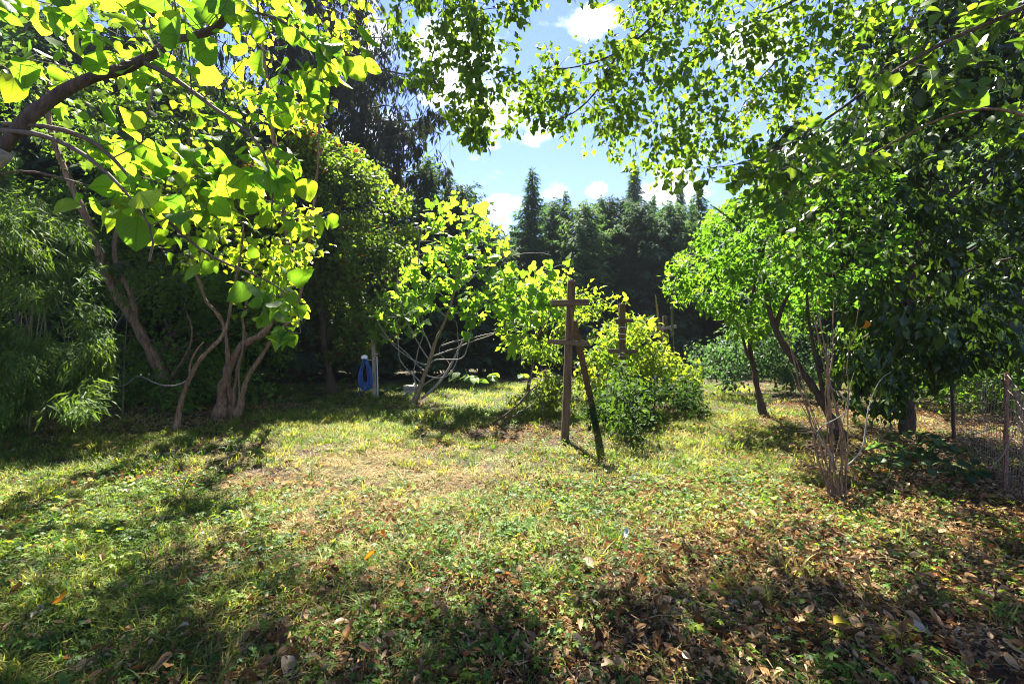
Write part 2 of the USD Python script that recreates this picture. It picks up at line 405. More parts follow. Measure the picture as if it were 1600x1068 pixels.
leafmat('silver_leaf', [(0.180, 0.230, 0.220), (0.240, 0.290, 0.280), (0.290, 0.340, 0.320)], (1.0, 1.0, 1.0), fac=0.15, rough=0.35, clump=3.0)
barkmat('bark_brown', (0.040, 0.023, 0.011), (0.250, 0.155, 0.080), 30.0, bump=1.0, stretch=(1, 1, 0.18))
barkmat('bark_dark', (0.018, 0.011, 0.007), (0.085, 0.055, 0.034), 28.0, bump=1.0, stretch=(1, 1, 0.2))
barkmat('bark_grey', (0.090, 0.080, 0.066), (0.240, 0.220, 0.180), 30.0, bump=0.4)
barkmat('bark_olive', (0.060, 0.045, 0.020), (0.210, 0.160, 0.075), 30.0, bump=0.6)
barkmat('twig', (0.040, 0.028, 0.018), (0.100, 0.072, 0.046), 40.0, bump=0.2)
barkmat('cane', (0.060, 0.070, 0.025), (0.140, 0.130, 0.055), 30.0, bump=0.2)
barkmat('post_wood', (0.024, 0.014, 0.006), (0.120, 0.074, 0.032), 34.0, bump=0.7, stretch=(1, 1, 0.06))
barkmat('board_wood', (0.026, 0.017, 0.008), (0.120, 0.080, 0.040), 34.0, bump=0.7, stretch=(0.08, 1, 1))
barkmat('stake_wood', (0.110, 0.090, 0.060), (0.300, 0.250, 0.170), 40.0, bump=0.3, stretch=(1, 1, 0.06))
plain('rust', (0.075, 0.032, 0.018), 0.8, noise=(0.150, 0.070, 0.035), scale=60.0, bump=0.4)
plain('wire', (0.17, 0.13, 0.095), 0.6, metallic=0.2, noise=(0.08, 0.048, 0.032), scale=30.0)
plain('hose_blue', (0.004, 0.030, 0.140), 0.45, spec=0.4, noise=(0.010, 0.085, 0.290), scale=9.0)
plain('hose_cap', (0.75, 0.78, 0.80), 0.4)
plain('pipe_grey', (0.42, 0.43, 0.42), 0.4, metallic=0.5)
plain('brass', (0.45, 0.33, 0.13), 0.35, metallic=0.9)
plain('stone', (0.14, 0.13, 0.11), 0.9, noise=(0.27, 0.25, 0.21), scale=14.0, bump=0.6)
plain('white_string', (0.55, 0.56, 0.52), 0.8)
plain('flower_dry', (0.30, 0.22, 0.06), 0.8, noise=(0.18, 0.10, 0.04), scale=60.0)

# ------------------------------------------------------------------ ground
def blob(x, y, cx, cy, rx, ry, rot=0.0):
    c, s = math.cos(rot), math.sin(rot)
    u, v = (x - cx) * c + (y - cy) * s, -(x - cx) * s + (y - cy) * c
    return np.exp(-((u / rx) ** 2 + (v / ry) ** 2))


def nz(x, y, s, seed):
    return meshkit.fbm(np.stack([x * s, y * s, np.zeros_like(x) + seed * 3.1], -1), 3, seed)


def zones(x, y):
    """Densities 0..1 of (litter, straw, weeds, grass) over the ground."""
    x, y = np.asarray(x, float), np.asarray(y, float)
    litter = np.clip(blob(x, y, 3.6, 3.4, 2.6, 2.2) * 1.1 + blob(x, y, 0.8, 2.2, 2.2, 1.0) * 0.9 + blob(x, y, -6.8, 9.2, 3.0, 2.2) + blob(x, y, 0.4, 7.2, 1.8, 1.3) * 1.0 + blob(x, y, 4.6, 6.2, 1.1, 1.6, 0.5) * 1.2 + blob(x, y, 5.8, 7.0, 2.4, 3.0) * 1.2 + (y > 16.5) * 0.8
                     + (x > 1.7 + y * 0.42) * 0.9 + (nz(x, y, 0.8, 5) - 0.42) * 1.1, 0, 1)
    straw = np.clip(blob(x, y, -1.7, 4.9, 1.7, 1.3, 0.3) * 1.25 + blob(x, y, -3.4, 6.2, 1.6, 0.6) * 0.7 + blob(x, y, 0.0, 5.2, 1.0, 0.9) * 0.35 + (nz(x, y, 0.9, 6) - 0.52) * 1.6, 0, 1)
    weeds = np.clip(blob(x, y, -3.0, 3.9, 1.5, 0.9) * 0.9 + blob(x, y, 0.8, 4.3, 1.8, 0.9) * 0.8 + blob(x, y, -0.6, 2.6, 1.6, 0.8) * 0.45 + blob(x, y, 2.6, 4.6, 1.0, 1.4) * 0.5 + (nz(x, y, 1.4, 8) - 0.5) * 1.3 + 0.12, 0, 1) * (1 - straw * 0.7)
    grass = np.clip(1.05 - litter * 1.1 + (nz(x, y, 1.2, 9) - 0.5) * 0.9 + blob(x, y, 3.3, 8.5, 1.2, 3.4, -0.25) * 1.3 + blob(x, y, -2.0, 10.5, 5, 2.5) * 0.6, 0.03, 1)
    grass = np.where(y > 16.2, grass * 0.1, grass)
    return litter, straw, weeds, grass


usdkit.material(stage, '/World/Looks/ground', {
    'geo': ('geometry', {}),
    'n1': ('noise_texture', dict(scale=1.1, detail=4.0, roughness=0.6)),
    'n2': ('noise_texture', dict(scale=24.0, detail=6.0, roughness=0.7)),
    'n3': ('voronoi_texture', dict(scale=38.0, feature='f1', randomness=1.0)),
    'sep': ('separate_color', {}),
    'soil': ('rgb_ramp', dict(ramp=[(0.3, (0.016, 0.011, 0.008)), (0.5, (0.052, 0.037, 0.024)), (0.72, (0.190, 0.140, 0.088))])),
    'moss': ('rgb_ramp', dict(ramp=[(0.3, (0.016, 0.024, 0.008)), (0.5, (0.050, 0.060, 0.016)), (0.72, (0.160, 0.145, 0.055))])),
    'mm': ('map_range', dict(range_type='smoothstep', from_min=0.42, from_max=0.58, clamp=True)),
    'mix': ('mix_color', {}),
    'chip': ('mix_color', dict(blend_type='multiply', fac=0.55)),
    'bump': ('bump', dict(strength=0.9, distance=0.03)),
    'pr': ('principled_bsdf', dict(roughness=0.95, specular_ior_level=0.15)),
}, [('geo.position', 'n1.vector'), ('geo.position', 'n2.vector'), ('geo.position', 'n3.vector'), ('n2.fac', 'soil.fac'), ('n2.fac', 'moss.fac'), ('n1.fac', 'mm.value'), ('mm.result', 'mix.fac'), ('soil.color', 'mix.a'), ('moss.color', 'mix.b'),
    ('mix.result', 'chip.a'), ('n3.color', 'chip.b'), ('chip.result', 'pr.base_color'), ('n2.fac', 'bump.height'), ('bump.normal', 'pr.normal')], surface='pr.BSDF')

gx = np.unique(np.round(np.r_[np.linspace(-300, -40, 12), np.linspace(-40, -12, 20), np.arange(-12, 12.01, 0.13), np.linspace(12, 40, 20), np.linspace(40, 300, 12)], 4))
gy = np.unique(np.round(np.r_[np.linspace(-300, -10, 14), np.linspace(-10, 0, 12), np.arange(0, 18.01, 0.13), np.linspace(18, 50, 26), np.linspace(50, 300, 14)], 4))
GX, GY = np.meshgrid(gx, gy)
idx = np.arange(GX.size).reshape(GX.shape)
quads = np.stack([idx[:-1, :-1], idx[:-1, 1:], idx[1:, 1:], idx[1:, :-1]], -1).reshape(-1, 4)
tag(obj('ground', (np.stack([GX, GY, gh(GX, GY)], -1).reshape(-1, 3), quads), 'ground', smooth=True), 'uneven lawn floor of soil, moss and worn grass', kind='structure')

# ------------------------------------------------------------------ trees
class Plant:
    def __init__(s, name, label, cat, base, group=None, twig='twig', seed=0):
        s.base = np.asarray(base, float)
        s.x = thing(name, label, cat, s.base, group=group)
        s.N, s.R, s.twig, s.mb, s.paths, s.rng = [], [], twig, MB(), [], np.random.default_rng(seed + 100)

    def limb(s, pts, r0, r1, mat, name='branch', sides=8, n=None, rough=0.25, wob=0.0, nodes=True, label=None):
        pts = np.asarray(pts, float)
        ln = np.linalg.norm(np.diff(pts, axis=0), axis=1).sum()
        n = n or int(np.clip(ln / (0.05 if name == 'trunk' else 0.09), 6, 90))
        sides = 16 if name == 'trunk' and r0 > 0.035 else sides
        p = spline(pts, n)
        if wob:
            p[1:] += (np.stack([meshkit.noise(p[1:] * 3.0, 11 + k) for k in range(3)], -1) - 0.5) * wob
        r = np.linspace(r0, r1, n)
        if name == 'trunk' and abs(p[0, 2] - s.base[2]) < 0.3:
            r[: n // 6 + 1] *= 1 + 0.9 * np.linspace(1.0, 0.0, n // 6 + 1) ** 2
            p[0, 2] -= 0.06
        obj(name, (lambda v, f: (v - s.base, f))(*tube(p, r, sides, rough=rough, ridge=0.28 if name == 'trunk' else 0.0)), mat, s.x, smooth=True, label=label)
        if nodes:
            k = max(1, n // 14)
            s.N += list(p[n // 4:: k]) + [p[-1]]
            s.R += list(r[n // 4:: k]) + [r[-1]]
        return p

    def grow(s, targets, tip=0.003, k=0.010, sag=0.12, jit=0.12, sides=4, outward=0.3, maxlen=None):
        N = np.zeros((len(s.N) + len(targets) * 6, 3))
        R = np.zeros(len(N))
        n = len(s.N)
        N[:n], R[:n] = s.N, s.R
        d0 = np.array([np.linalg.norm(N[:n] - t, axis=1).min() for t in targets])
        root = N[:n].mean(0)
        for t in np.asarray(targets)[np.argsort(d0)]:
            dv = t - N[:n]
            d = np.sqrt((dv * dv).sum(1))
            j = int(np.argmin(d + 0.25 * np.maximum(0, N[:n, 2] - t[2]) + (0.004 / np.maximum(R[:n], 0.004)) * 0.25))
            ln = d[j]
            if maxlen and ln > maxlen:
                continue
            m = (N[j] + t) / 2 + np.array([0, 0, sag * ln]) + s.rng.normal(0, jit * ln, 3)
            c = int(np.clip(ln / 0.16, 3, 7))
            u = np.linspace(0, 1, c)[:, None]
            p = (1 - u) ** 2 * N[j] + 2 * u * (1 - u) * m + u ** 2 * t
            p[1:-1] += s.rng.normal(0, 0.025 * ln, (c - 2, 3))
            r = np.linspace(min(R[j] * 0.75, tip + k * ln), tip, c)
            s.mb.add(*tube(p, r, sides, cap=False))
            s.paths.append(p)
            q = min(c - 1, 5)
            N[n:n + q], R[n:n + q] = p[-q:], r[-q:]
            n += q
        s.N, s.R = list(N[:n]), list(R[:n])

    def leafsites(s, per, span=0.5, size=0.1, droop=0.3, spread=0.5, upvar=0.5, jitter=0.04, sizevar=0.3, paths=None, stalks=False):
        s.roots = []
        pos, dirs, ups = [], [], []
        for p in (s.paths if paths is None else paths):
            ln = np.linalg.norm(np.diff(p, axis=0), axis=1)
            cum = np.r_[0, np.cumsum(ln)]
            m = max(1, int(s.rng.poisson(per)))
            t = cum[-1] - s.rng.random(m) ** 1.2 * min(span, cum[-1])
            q = np.stack([np.interp(t, cum, p[:, k]) for k in range(3)], 1)
            tg = unit(p[-1] - p[-2])
            rv = s.rng.normal(0, 1, (m, 3))
            side = unit(np.cross(tg, rv))
            dirs.append(tg * (1 - spread) + side * spread - np.array([0, 0, droop]) + s.rng.normal(0, 0.15, (m, 3)))
            pos.append(q + s.rng.normal(0, jitter, (m, 3)))
            s.roots = getattr(s, 'roots', []) + [q] if stalks else []
            ups.append(np.array([0, 0, 1.0]) + s.rng.normal(0, upvar, (m, 3)))
        pos, dirs, ups = np.vstack(pos), np.vstack(dirs), np.vstack(ups)
        if stalks:
            q = np.vstack(s.roots)
            pos = pos + unit(dirs) * 0.035
            for a, b in zip(q, pos):
                s.mb.add(*tube([a, (a + b) / 2 + [0, 0, 0.008], b], [0.0018, 0.0014, 0.0012], 3, cap=False))
        return pos, dirs, ups, size * np.exp(s.rng.normal(0, sizevar, len(pos)))

    def finish_twigs(s, mat=None):
        if s.mb.n:
            v, f = s.mb.get()
            obj('twigs', (v - s.base, f), mat or s.twig, s.x, kind='stuff')

    def foliage(s, shapes, mat, sites, name='foliage', width=None, low=None, smooth=False):
        pos, dirs, ups, size = sites
        k = pos[:, 2] > gh(pos[:, 0], pos[:, 1]) + 0.03
        v, f = leaves_mesh(shapes, pos[k], dirs[k], ups[k], size[k])
        obj(name, (v - s.base, f), mat, s.x, kind='stuff', smooth=smooth)

    def big_leaves(s, shapes, mat, sites, count, low=None, rest=None):
        """The leaves that show largest from the garden are meshes of their own, the rest one mesh."""
        pos, dirs, ups, size = sites
        k = pos[:, 2] > gh(pos[:, 0], pos[:, 1]) + 0.03
        pos, dirs, ups, size = pos[k], dirs[k], ups[k], size[k]
        px, py = 800 + F * pos[:, 0] / pos[:, 1], HZ - F * (pos[:, 2] - EYE) / pos[:, 1]
        seen = (px > -20) & (px < 1620) & (py > -20) & (pos[:, 1] > 0.5)
        order = np.argsort(np.where(seen, -size / pos[:, 1], 1))
        a, b = order[:count], order[count:]
        leaf_parts(s.x, shapes, pos[a] - s.base, dirs[a], ups[a], size[a], mat)
        if len(b):
            s.foliage(low or shapes, rest or mat, (pos[b], dirs[b], ups[b], size[b]), smooth=low is None)


def in_poly(poly, n, d0, d1, r, gaps=0.0, gscale=1.0, seed=0, rag=0.6):
    """n points in the volume that the outline (photo pixels) bounds between the depths d0 and d1; gaps leaves holes."""
    pg = sg.Polygon(poly).buffer(0)
    shapely.prepare(pg)
    x0, y0, x1, y1 = pg.bounds
    out = np.zeros((0, 3))
    while len(out) < n:
        x, y, d = r.uniform(x0, x1, n * 3), r.uniform(y0, y1, n * 3), r.uniform(d0, d1, n * 3)
        w = P(x, y, d)
        amp = 0.09 * (d0 + d1) / 2 * rag
        w = w + (np.stack([meshkit.noise(w * 1.1, 60 + k) for k in range(3)], -1) - 0.5) * 2 * amp * [1, 1, 0.8]
        ok = shapely.contains_xy(pg, x, y)
        if gaps:
            ok &= meshkit.noise(w * gscale, seed + 40) > gaps
        ok &= w[:, 2] > 0.12
        out = np.vstack([out, w[ok]])
    return out[:n]


# ---- the large-leaved tree whose branches hang in from beside the frame
def tree_heart():
    t = Plant('large_leaved_tree', 'large-leaved tree with backlit lime heart-shaped leaves on a thick branch reaching in over the lawn', 'tree', onground(-3.75, 2.75), seed=1)
    b = t.base
    t.limb([b, b + [0.05, 0, 1.0], P(-130, 330, 2.68), P(-30, 265, 2.65), P(5, 232, 2.63)], 0.13, 0.05, 'bark_grey', 'trunk', 10)
    m = t.limb([P(5, 232, 2.63), P(60, 170, 2.68), P(140, 124, 2.75), P(215, 98, 2.85), P(270, 66, 3.0), P(335, 46, 3.15), P(357, 8, 3.3), P(385, -90, 3.5), P(420, -240, 3.8)], 0.036, 0.012, 'bark_dark', sides=9)
    t.limb([P(-30, 265, 2.65), P(-120, 120, 2.8), P(-160, -80, 3.0), P(-120, -330, 3.4)], 0.05, 0.02, 'bark_brown')
    t.limb([P(-120, 120, 2.8), P(-40, -20, 3.2), P(100, -150, 3.8), P(240, -330, 4.4)], 0.03, 0.012, 'bark_brown')
    t.limb([P(228, 100, 2.85), P(290, 135, 2.8), P(345, 176, 2.75), P(395, 215, 2.7), P(420, 260, 2.65), P(424, 330, 2.6)], 0.017, 0.005, 'twig', sides=6)
    t.limb([P(5, 205, 2.63), P(75, 215, 2.6), P(150, 255, 2.55), P(200, 305, 2.5), P(232, 350, 2.5), P(233, 408, 2.5)], 0.016, 0.005, 'twig', sides=6)
    t.limb([P(5, 195, 2.63), P(85, 200, 2.7), P(150, 225, 2.75), P(205, 280, 2.8), P(240, 320, 2.85), P(330, 400, 3.0), P(420, 440, 3.1), P(470, 520, 3.2)], 0.016, 0.004, 'twig', sides=6)
    t.limb([P(0, 272, 2.9), P(50, 268, 2.95), P(120, 285, 3.0), P(190, 302, 3.0), P(230, 320, 3.0)], 0.008, 0.003, 'twig', sides=6)
    t.limb([P(330, 48, 3.15), P(400, 20, 3.2), P(480, 60, 3.3), P(520, 130, 3.3)], 0.016, 0.004, 'twig', sides=6)
    r = t.rng
    up = in_poly([(-150, -380), (620, -330), (600, 40), (545, 150), (490, 130), (430, 190), (380, 170), (330, 215), (180, 170), (0, 175), (-150, 150)], 36, 2.8, 4.4, r, 0.42, 1.1, 1)
    right = in_poly([(330, -40), (590, -40), (585, 70), (545, 170), (520, 150), (430, 190), (370, 150)], 36, 2.7, 3.6, r)
    left = in_poly([(-20, -20), (330, -20), (330, 60), (200, 180), (0, 190)], 40, 2.5, 3.6, r)
    h1 = in_poly([(150, 190), (330, 180), (400, 210), (410, 300), (470, 330), (530, 330), (535, 380), (480, 365), (430, 330), (420, 400), (300, 420), (180, 350), (125, 330)], 46, 2.55, 3.5, r)
    h2 = in_poly([(310, 390), (420, 400), (490, 480), (470, 550), (430, 520), (400, 440)], 12, 2.8, 3.4, r)
    h3 = in_poly([(200, 130), (420, 180), (500, 300), (380, 330)], 10, 2.6, 3.3, r)
    t.grow(np.vstack([left, right, h1, h2, h3, up]), 0.0022, 0.006, 0.05, 0.10)
    s = t.leafsites(4.3, 0.36, 0.106, 0.45, 0.65, 0.8, 0.03, 0.36, stalks=True)
    t.finish_twigs()
    t.big_leaves(L_HEART, 'leaf_lime_veined', s, 300, rest='leaf_lime')


tree_heart()


# ---- overhead tree with small ovate leaves across the sky
def tree_plum():
    t = Plant('overhanging_fruit_tree', 'fruit tree whose thin dark branches of small ovate leaves hang across the open sky', 'tree', onground(6.6, 4.3), seed=2)
    b = t.base
    t.limb([b, b + [-0.1, 0, 1.5], b + [-0.3, 0.1, 3.2], b + [-0.6, 0.3, 4.6]], 0.17, 0.09, 'bark_dark', 'trunk', 10)
    j = b + [-0.6, 0.3, 4.6]
    k = b + [-0.3, 0.1, 3.2]
    t.limb([j, P(1300, -200, 4.8), P(1160, -90, 4.9), P(1060, -2, 4.95), P(1015, 45, 5.0), P(965, 82, 5.0), P(920, 100, 5.05), P(870, 108, 5.1)], 0.036, 0.007, 'bark_dark')
    t.limb([P(965, 82, 5.0), P(940, 130, 5.0), P(905, 170, 5.0), P(850, 190, 5.0)], 0.014, 0.005, 'bark_dark', sides=6)
    t.limb([k, P(1420, -80, 5.0), P(1290, -20, 5.2), P(1200, 20, 5.4), P(1130, 60, 5.5), P(1080, 95, 5.6), P(1035, 140, 5.6)], 0.034, 0.006, 'bark_dark')
    t.limb([k, P(1440, 40, 5.6), P(1330, 60, 5.9), P(1240, 80, 6.0), P(1190, 120, 6.0), P(1150, 190, 6.0)], 0.03, 0.006, 'bark_dark')
    t.limb([j, P(1200, -260, 4.6), P(1000, -230, 4.6), P(840, -130, 4.6), P(742, -20, 4.6), P(745, 40, 4.6), P(750, 120, 4.6)], 0.05, 0.006, 'bark_dark')
    t.limb([P(840, -130, 4.6), P(740, -90, 4.7), P(650, -40, 4.8), P(620, 20, 4.8)], 0.016, 0.006, 'bark_dark', sides=6)
    r = t.rng
    a = in_poly([(605, -150), (850, -150), (850, 5), (815, 60), (810, 120), (770, 200), (735, 228), (690, 200), (650, 160), (612, 60)], 230, 4.3, 5.4, r, 0.30, 1.5, 2)
    c = in_poly([(805, 120), (880, 95), (960, 70), (1010, -100), (1400, -150), (1380, 60), (1330, 130), (1220, 200), (1190, 270), (1130, 290), (1080, 275), (1010, 285), (940, 232), (880, 185), (800, 215), (770, 190), (800, 150)], 680, 4.4, 6.3, r, 0.34, 1.3, 3)
    c = np.vstack([c, in_poly([(815, 90), (880, 60), (960, 90), (1010, 150), (960, 250), (890, 230), (830, 190)], 70, 4.6, 5.6, r), in_poly([(880, -60), (1010, -60), (1000, 40), (900, 20)], 30, 4.6, 5.6, r)])
    e = in_poly([(640, 130), (830, 150), (830, 190), (770, 225), (700, 215)], 14, 4.5, 5.2, r)
    t.limb([j, P(1500, -160, 6.5), P(1250, -110, 7.6), P(1000, -90, 8.4), P(760, -80, 9.0), P(560, -70, 9.4)], 0.05, 0.012, 'bark_dark', sides=6)
    t.limb([P(1500, -160, 6.5), P(1420, -90, 8.0), P(1300, -60, 9.2)], 0.03, 0.010, 'bark_dark', sides=6)
    g = in_poly([(480, -180), (880, -180), (860, -25), (480, -25)], 270, 6.8, 10.2, r, 0.42, 1.1, 4, 0.2)
    t.grow(np.vstack([a, c, e]), 0.0020, 0.006, 0.06, 0.10)
    shown = len(t.paths)
    t.grow(g, 0.0025, 0.006, 0.06, 0.10)
    t.foliage(L_KITE, 'leaf_plum', t.leafsites(15, 0.6, 0.10, 0.45, 0.6, 0.7, 0.12, 0.2, paths=t.paths[shown:]))
    s = t.leafsites(11, 0.42, 0.088, 0.45, 0.6, 0.7, 0.05, 0.2, paths=t.paths[:shown])
    t.finish_twigs('bark_dark')
    t.big_leaves(L_OVATE, 'leaf_plum', s, 300, [blade_leaf(2, 0.34, 0.25, d, ovate) for d in (0.2, 0.6)])


tree_plum()


# ---- near branch with round soft leaves reaching in from beside the frame
def tree_hazel():
    t = Plant('round_leaved_tree', 'tree with soft round leaves on a drooping branch in front of the glossy evergreen', 'tree', onground(4.6, 3.2), seed=3)
    b = t.base
    t.limb([b, b + [-0.05, 0, 1.2], b + [-0.2, 0.1, 2.6], b + [-0.4, 0.3, 4.2]], 0.12, 0.06, 'bark_brown', 'trunk', 9)
    k = b + [-0.2, 0.1, 2.6]
    t.limb([b + [-0.3, 0.2, 3.4], P(1680, -20, 3.2), P(1560, 30, 3.3), P(1500, 55, 3.35), P(1400, 110, 3.5), P(1300, 180, 3.8), P(1200, 240, 4.0), P(1110, 262, 4.2)], 0.024, 0.004, 'bark_dark')
    t.limb([k, P(1640, 200, 3.3), P(1540, 170, 3.5), P(1460, 190, 3.8), P(1330, 260, 4.2), P(1200, 300, 4.4)], 0.017, 0.004, 'bark_brown')
    t.limb([P(1680, -20, 3.2), P(1560, -140, 3.6), P(1420, -220, 4.0)], 0.03, 0.008, 'bark_brown')
    r = t.rng
    a = in_poly([(1640, -260), (1640, 110), (1540, 90), (1400, 170), (1240, 255), (1130, 285), (1060, 300), (1040, 270), (1120, 240), (1230, 180), (1330, 100), (1400, -200)], 62, 3.1, 4.4, r, 0.25, 1.4, 5)
    c = in_poly([(1640, 60), (1640, 260), (1500, 240), (1330, 300), (1170, 345), (1050, 330), (1070, 290), (1190, 240), (1330, 170), (1480, 130)], 46, 3.2, 4.6, r, 0.3, 1.4, 6)
    t.grow(np.vstack([a, c]), 0.002, 0.006, 0.06, 0.10)
    s = t.leafsites(9, 0.4, 0.088, 0.30, 0.6, 0.6, 0.03, 0.25, stalks=True)
    t.finish_twigs()
    t.big_leaves([blade_leaf(4, 0.40, 0.2, d, heart) for d in (0.2, 0.6)], 'leaf_plum_veined', s, 300, rest='leaf_plum')


tree_hazel()


# ---- glossy dark evergreen on the fence side
def tree_glossy():
    t = Plant('glossy_evergreen', 'dark glossy-leaved evergreen tree drooping over the wire fence', 'tree', onground(*P(1418, 676, 7.4)[:2]), seed=4)
    b = t.base
    t.limb([b, P(1421, 620, 7.4), P(1426, 560, 7.3), P(1420, 480, 7.2), P(1440, 360, 7.1), P(1470, 200, 7.0), P(1500, 20, 7.0)], 0.065, 0.035, 'bark_dark', 'trunk', 9)
    for pts in ([P(1420, 480, 7.2), P(1370, 400, 6.6), P(1320, 350, 6.2)], [P(1426, 500, 7.3), P(1520, 420, 6.8), P(1610, 400, 6.3)], [P(1440, 360, 7.1), P(1540, 260, 6.6), P(1660, 200, 6.2)],
                [P(1450, 320, 7.1), P(1380, 240, 6.5), P(1330, 210, 6.2)], [P(1470, 200, 7), P(1560, 90, 6.8), P(1680, 20, 6.6)], [P(1480, 160, 7), P(1420, 80, 7.2), P(1350, 20, 7.5)], [P(1430, 420, 7.2), P(1500, 470, 7.8), P(1600, 480, 8.4)]):
        t.limb(pts, 0.045, 0.012, 'bark_dark', sides=6)
    r = t.rng
    a = in_poly([(1130, 330), (1190, 240), (1270, 160), (1340, 90), (1420, 20), (1500, -20), (1700, -60), (1720, 590), (1590, 580), (1520, 560), (1470, 590), (1420, 560), (1370, 580), (1330, 560), (1310, 470), (1250, 360)], 520, 5.0, 8.6, r, 0.22, 0.9, 7, 0.4)
    low = in_poly([(1330, 480), (1420, 500), (1590, 480), (1640, 590), (1560, 585), (1500, 572), (1440, 600), (1385, 640), (1340, 650), (1310, 600)], 80, 5.6, 7.4, r)
    top = in_poly([(1290, 80), (1380, -60), (1720, -120), (1720, 140), (1450, 200)], 240, 5.6, 8.5, r, 0.3, 0.9, 8)
    t.grow(np.vstack([a, low, top]), 0.0025, 0.007, 0.10, 0.10)
    s = t.leafsites(30, 0.55, 0.135, 0.85, 0.55, 0.55, 0.08, 0.22)
    t.finish_twigs('bark_dark')
    t.big_leaves(L_OVATE, 'leaf_glossy', s, 300, [blade_leaf(2, 0.30, 0.3, d, ovate) for d in (0.3, 0.8)])


tree_glossy()


# ---- small bright tree beside the grass path
def tree_apple():
    t = Plant('small_fruit_tree', 'small fruit tree with bright yellow-green leaves beside the grass path', 'tree', onground(*P(1190, 652, 9.1)[:2]), seed=5)
    b = t.base
    t.limb([b, P(1186, 610, 9.1), P(1176, 565, 9.1), P(1172, 520, 9.0), P(1180, 440, 8.9), P(1200, 360, 8.8)], 0.055, 0.022, 'bark_dark', 'trunk', 9, wob=0.06)
    for pts in ([P(1180, 590, 9.1), P(1165, 540, 9.0), P(1140, 480, 8.8), P(1110, 420, 8.5), P(1085, 390, 8.4)], [P(1172, 520, 9), P(1210, 460, 8.7), P(1260, 410, 8.4)], [P(1176, 470, 9), P(1140, 400, 9.2), P(1120, 340, 9.4)], [P(1186, 420, 8.9), P(1250, 350, 9.1), P(1290, 310, 9.3)]):
        t.limb(pts, 0.035, 0.010, 'bark_dark', sides=6, wob=0.05)
    r = t.rng
    a = in_poly([(1052, 440), (1070, 400), (1085, 360), (1130, 325), (1200, 300), (1330, 310), (1350, 420), (1300, 500), (1225, 515), (1150, 530), (1110, 505), (1075, 480)], 190, 7.6, 10.2, r, 0.33, 1.1, 9)
    c = in_poly([(1045, 440), (1085, 360), (1130, 340), (1120, 500), (1080, 480)], 26, 7.8, 9.0, r)
    t.grow(np.vstack([a, c]), 0.003, 0.007, 0.08, 0.10)
    s = t.leafsites(34, 0.5, 0.10, 0.25, 0.6, 0.6, 0.07, 0.25)
    t.finish_twigs('bark_dark')
    t.foliage(L_KITE, 'leaf_apple', s)


tree_apple()


# ---- leaning trunk behind the multi-stemmed shrub
def tree_leaning():
    t = Plant('leaning_tree', 'tree with a leaning dark trunk behind the bare-stemmed shrub', 'tree', onground(*P(1318, 690, 6.9)[:2]), seed=6)
    b = t.base
    t.limb([b, P(1296, 650, 6.9), P(1268, 600, 6.9), P(1235, 555, 6.9), P(1212, 515, 6.85), P(1195, 440, 6.8), P(1190, 350, 6.8), P(1210, 260, 6.8)], 0.055, 0.02, 'bark_dark', 'trunk', 9)
    t.limb([P(1290, 640, 6.9), P(1275, 560, 6.8), P(1262, 480, 6.7), P(1270, 380, 6.6)], 0.035, 0.012, 'bark_dark', sides=7)
    t.limb([P(1212, 515, 6.85), P(1250, 430, 6.5), P(1310, 370, 6.2)], 0.035, 0.012, 'bark_dark', sides=6)
    t.limb([P(1192, 400, 6.8), P(1150, 350, 7.0), P(1110, 320, 7.2)], 0.03, 0.010, 'bark_dark', sides=6)
    r = t.rng
    a = in_poly([(1090, 370), (1150, 330), (1250, 310), (1340, 340), (1360, 430), (1290, 490), (1190, 480), (1120, 440)], 120, 5.9, 7.8, r, 0.34, 1.1, 10)
    t.grow(a, 0.003, 0.007, 0.08, 0.10)
    s = t.leafsites(36, 0.5, 0.088, 0.35, 0.6, 0.6, 0.07, 0.25)
    t.finish_twigs('bark_dark')
    t.foliage(L_KITE, 'leaf_apple', s)


tree_leaning()


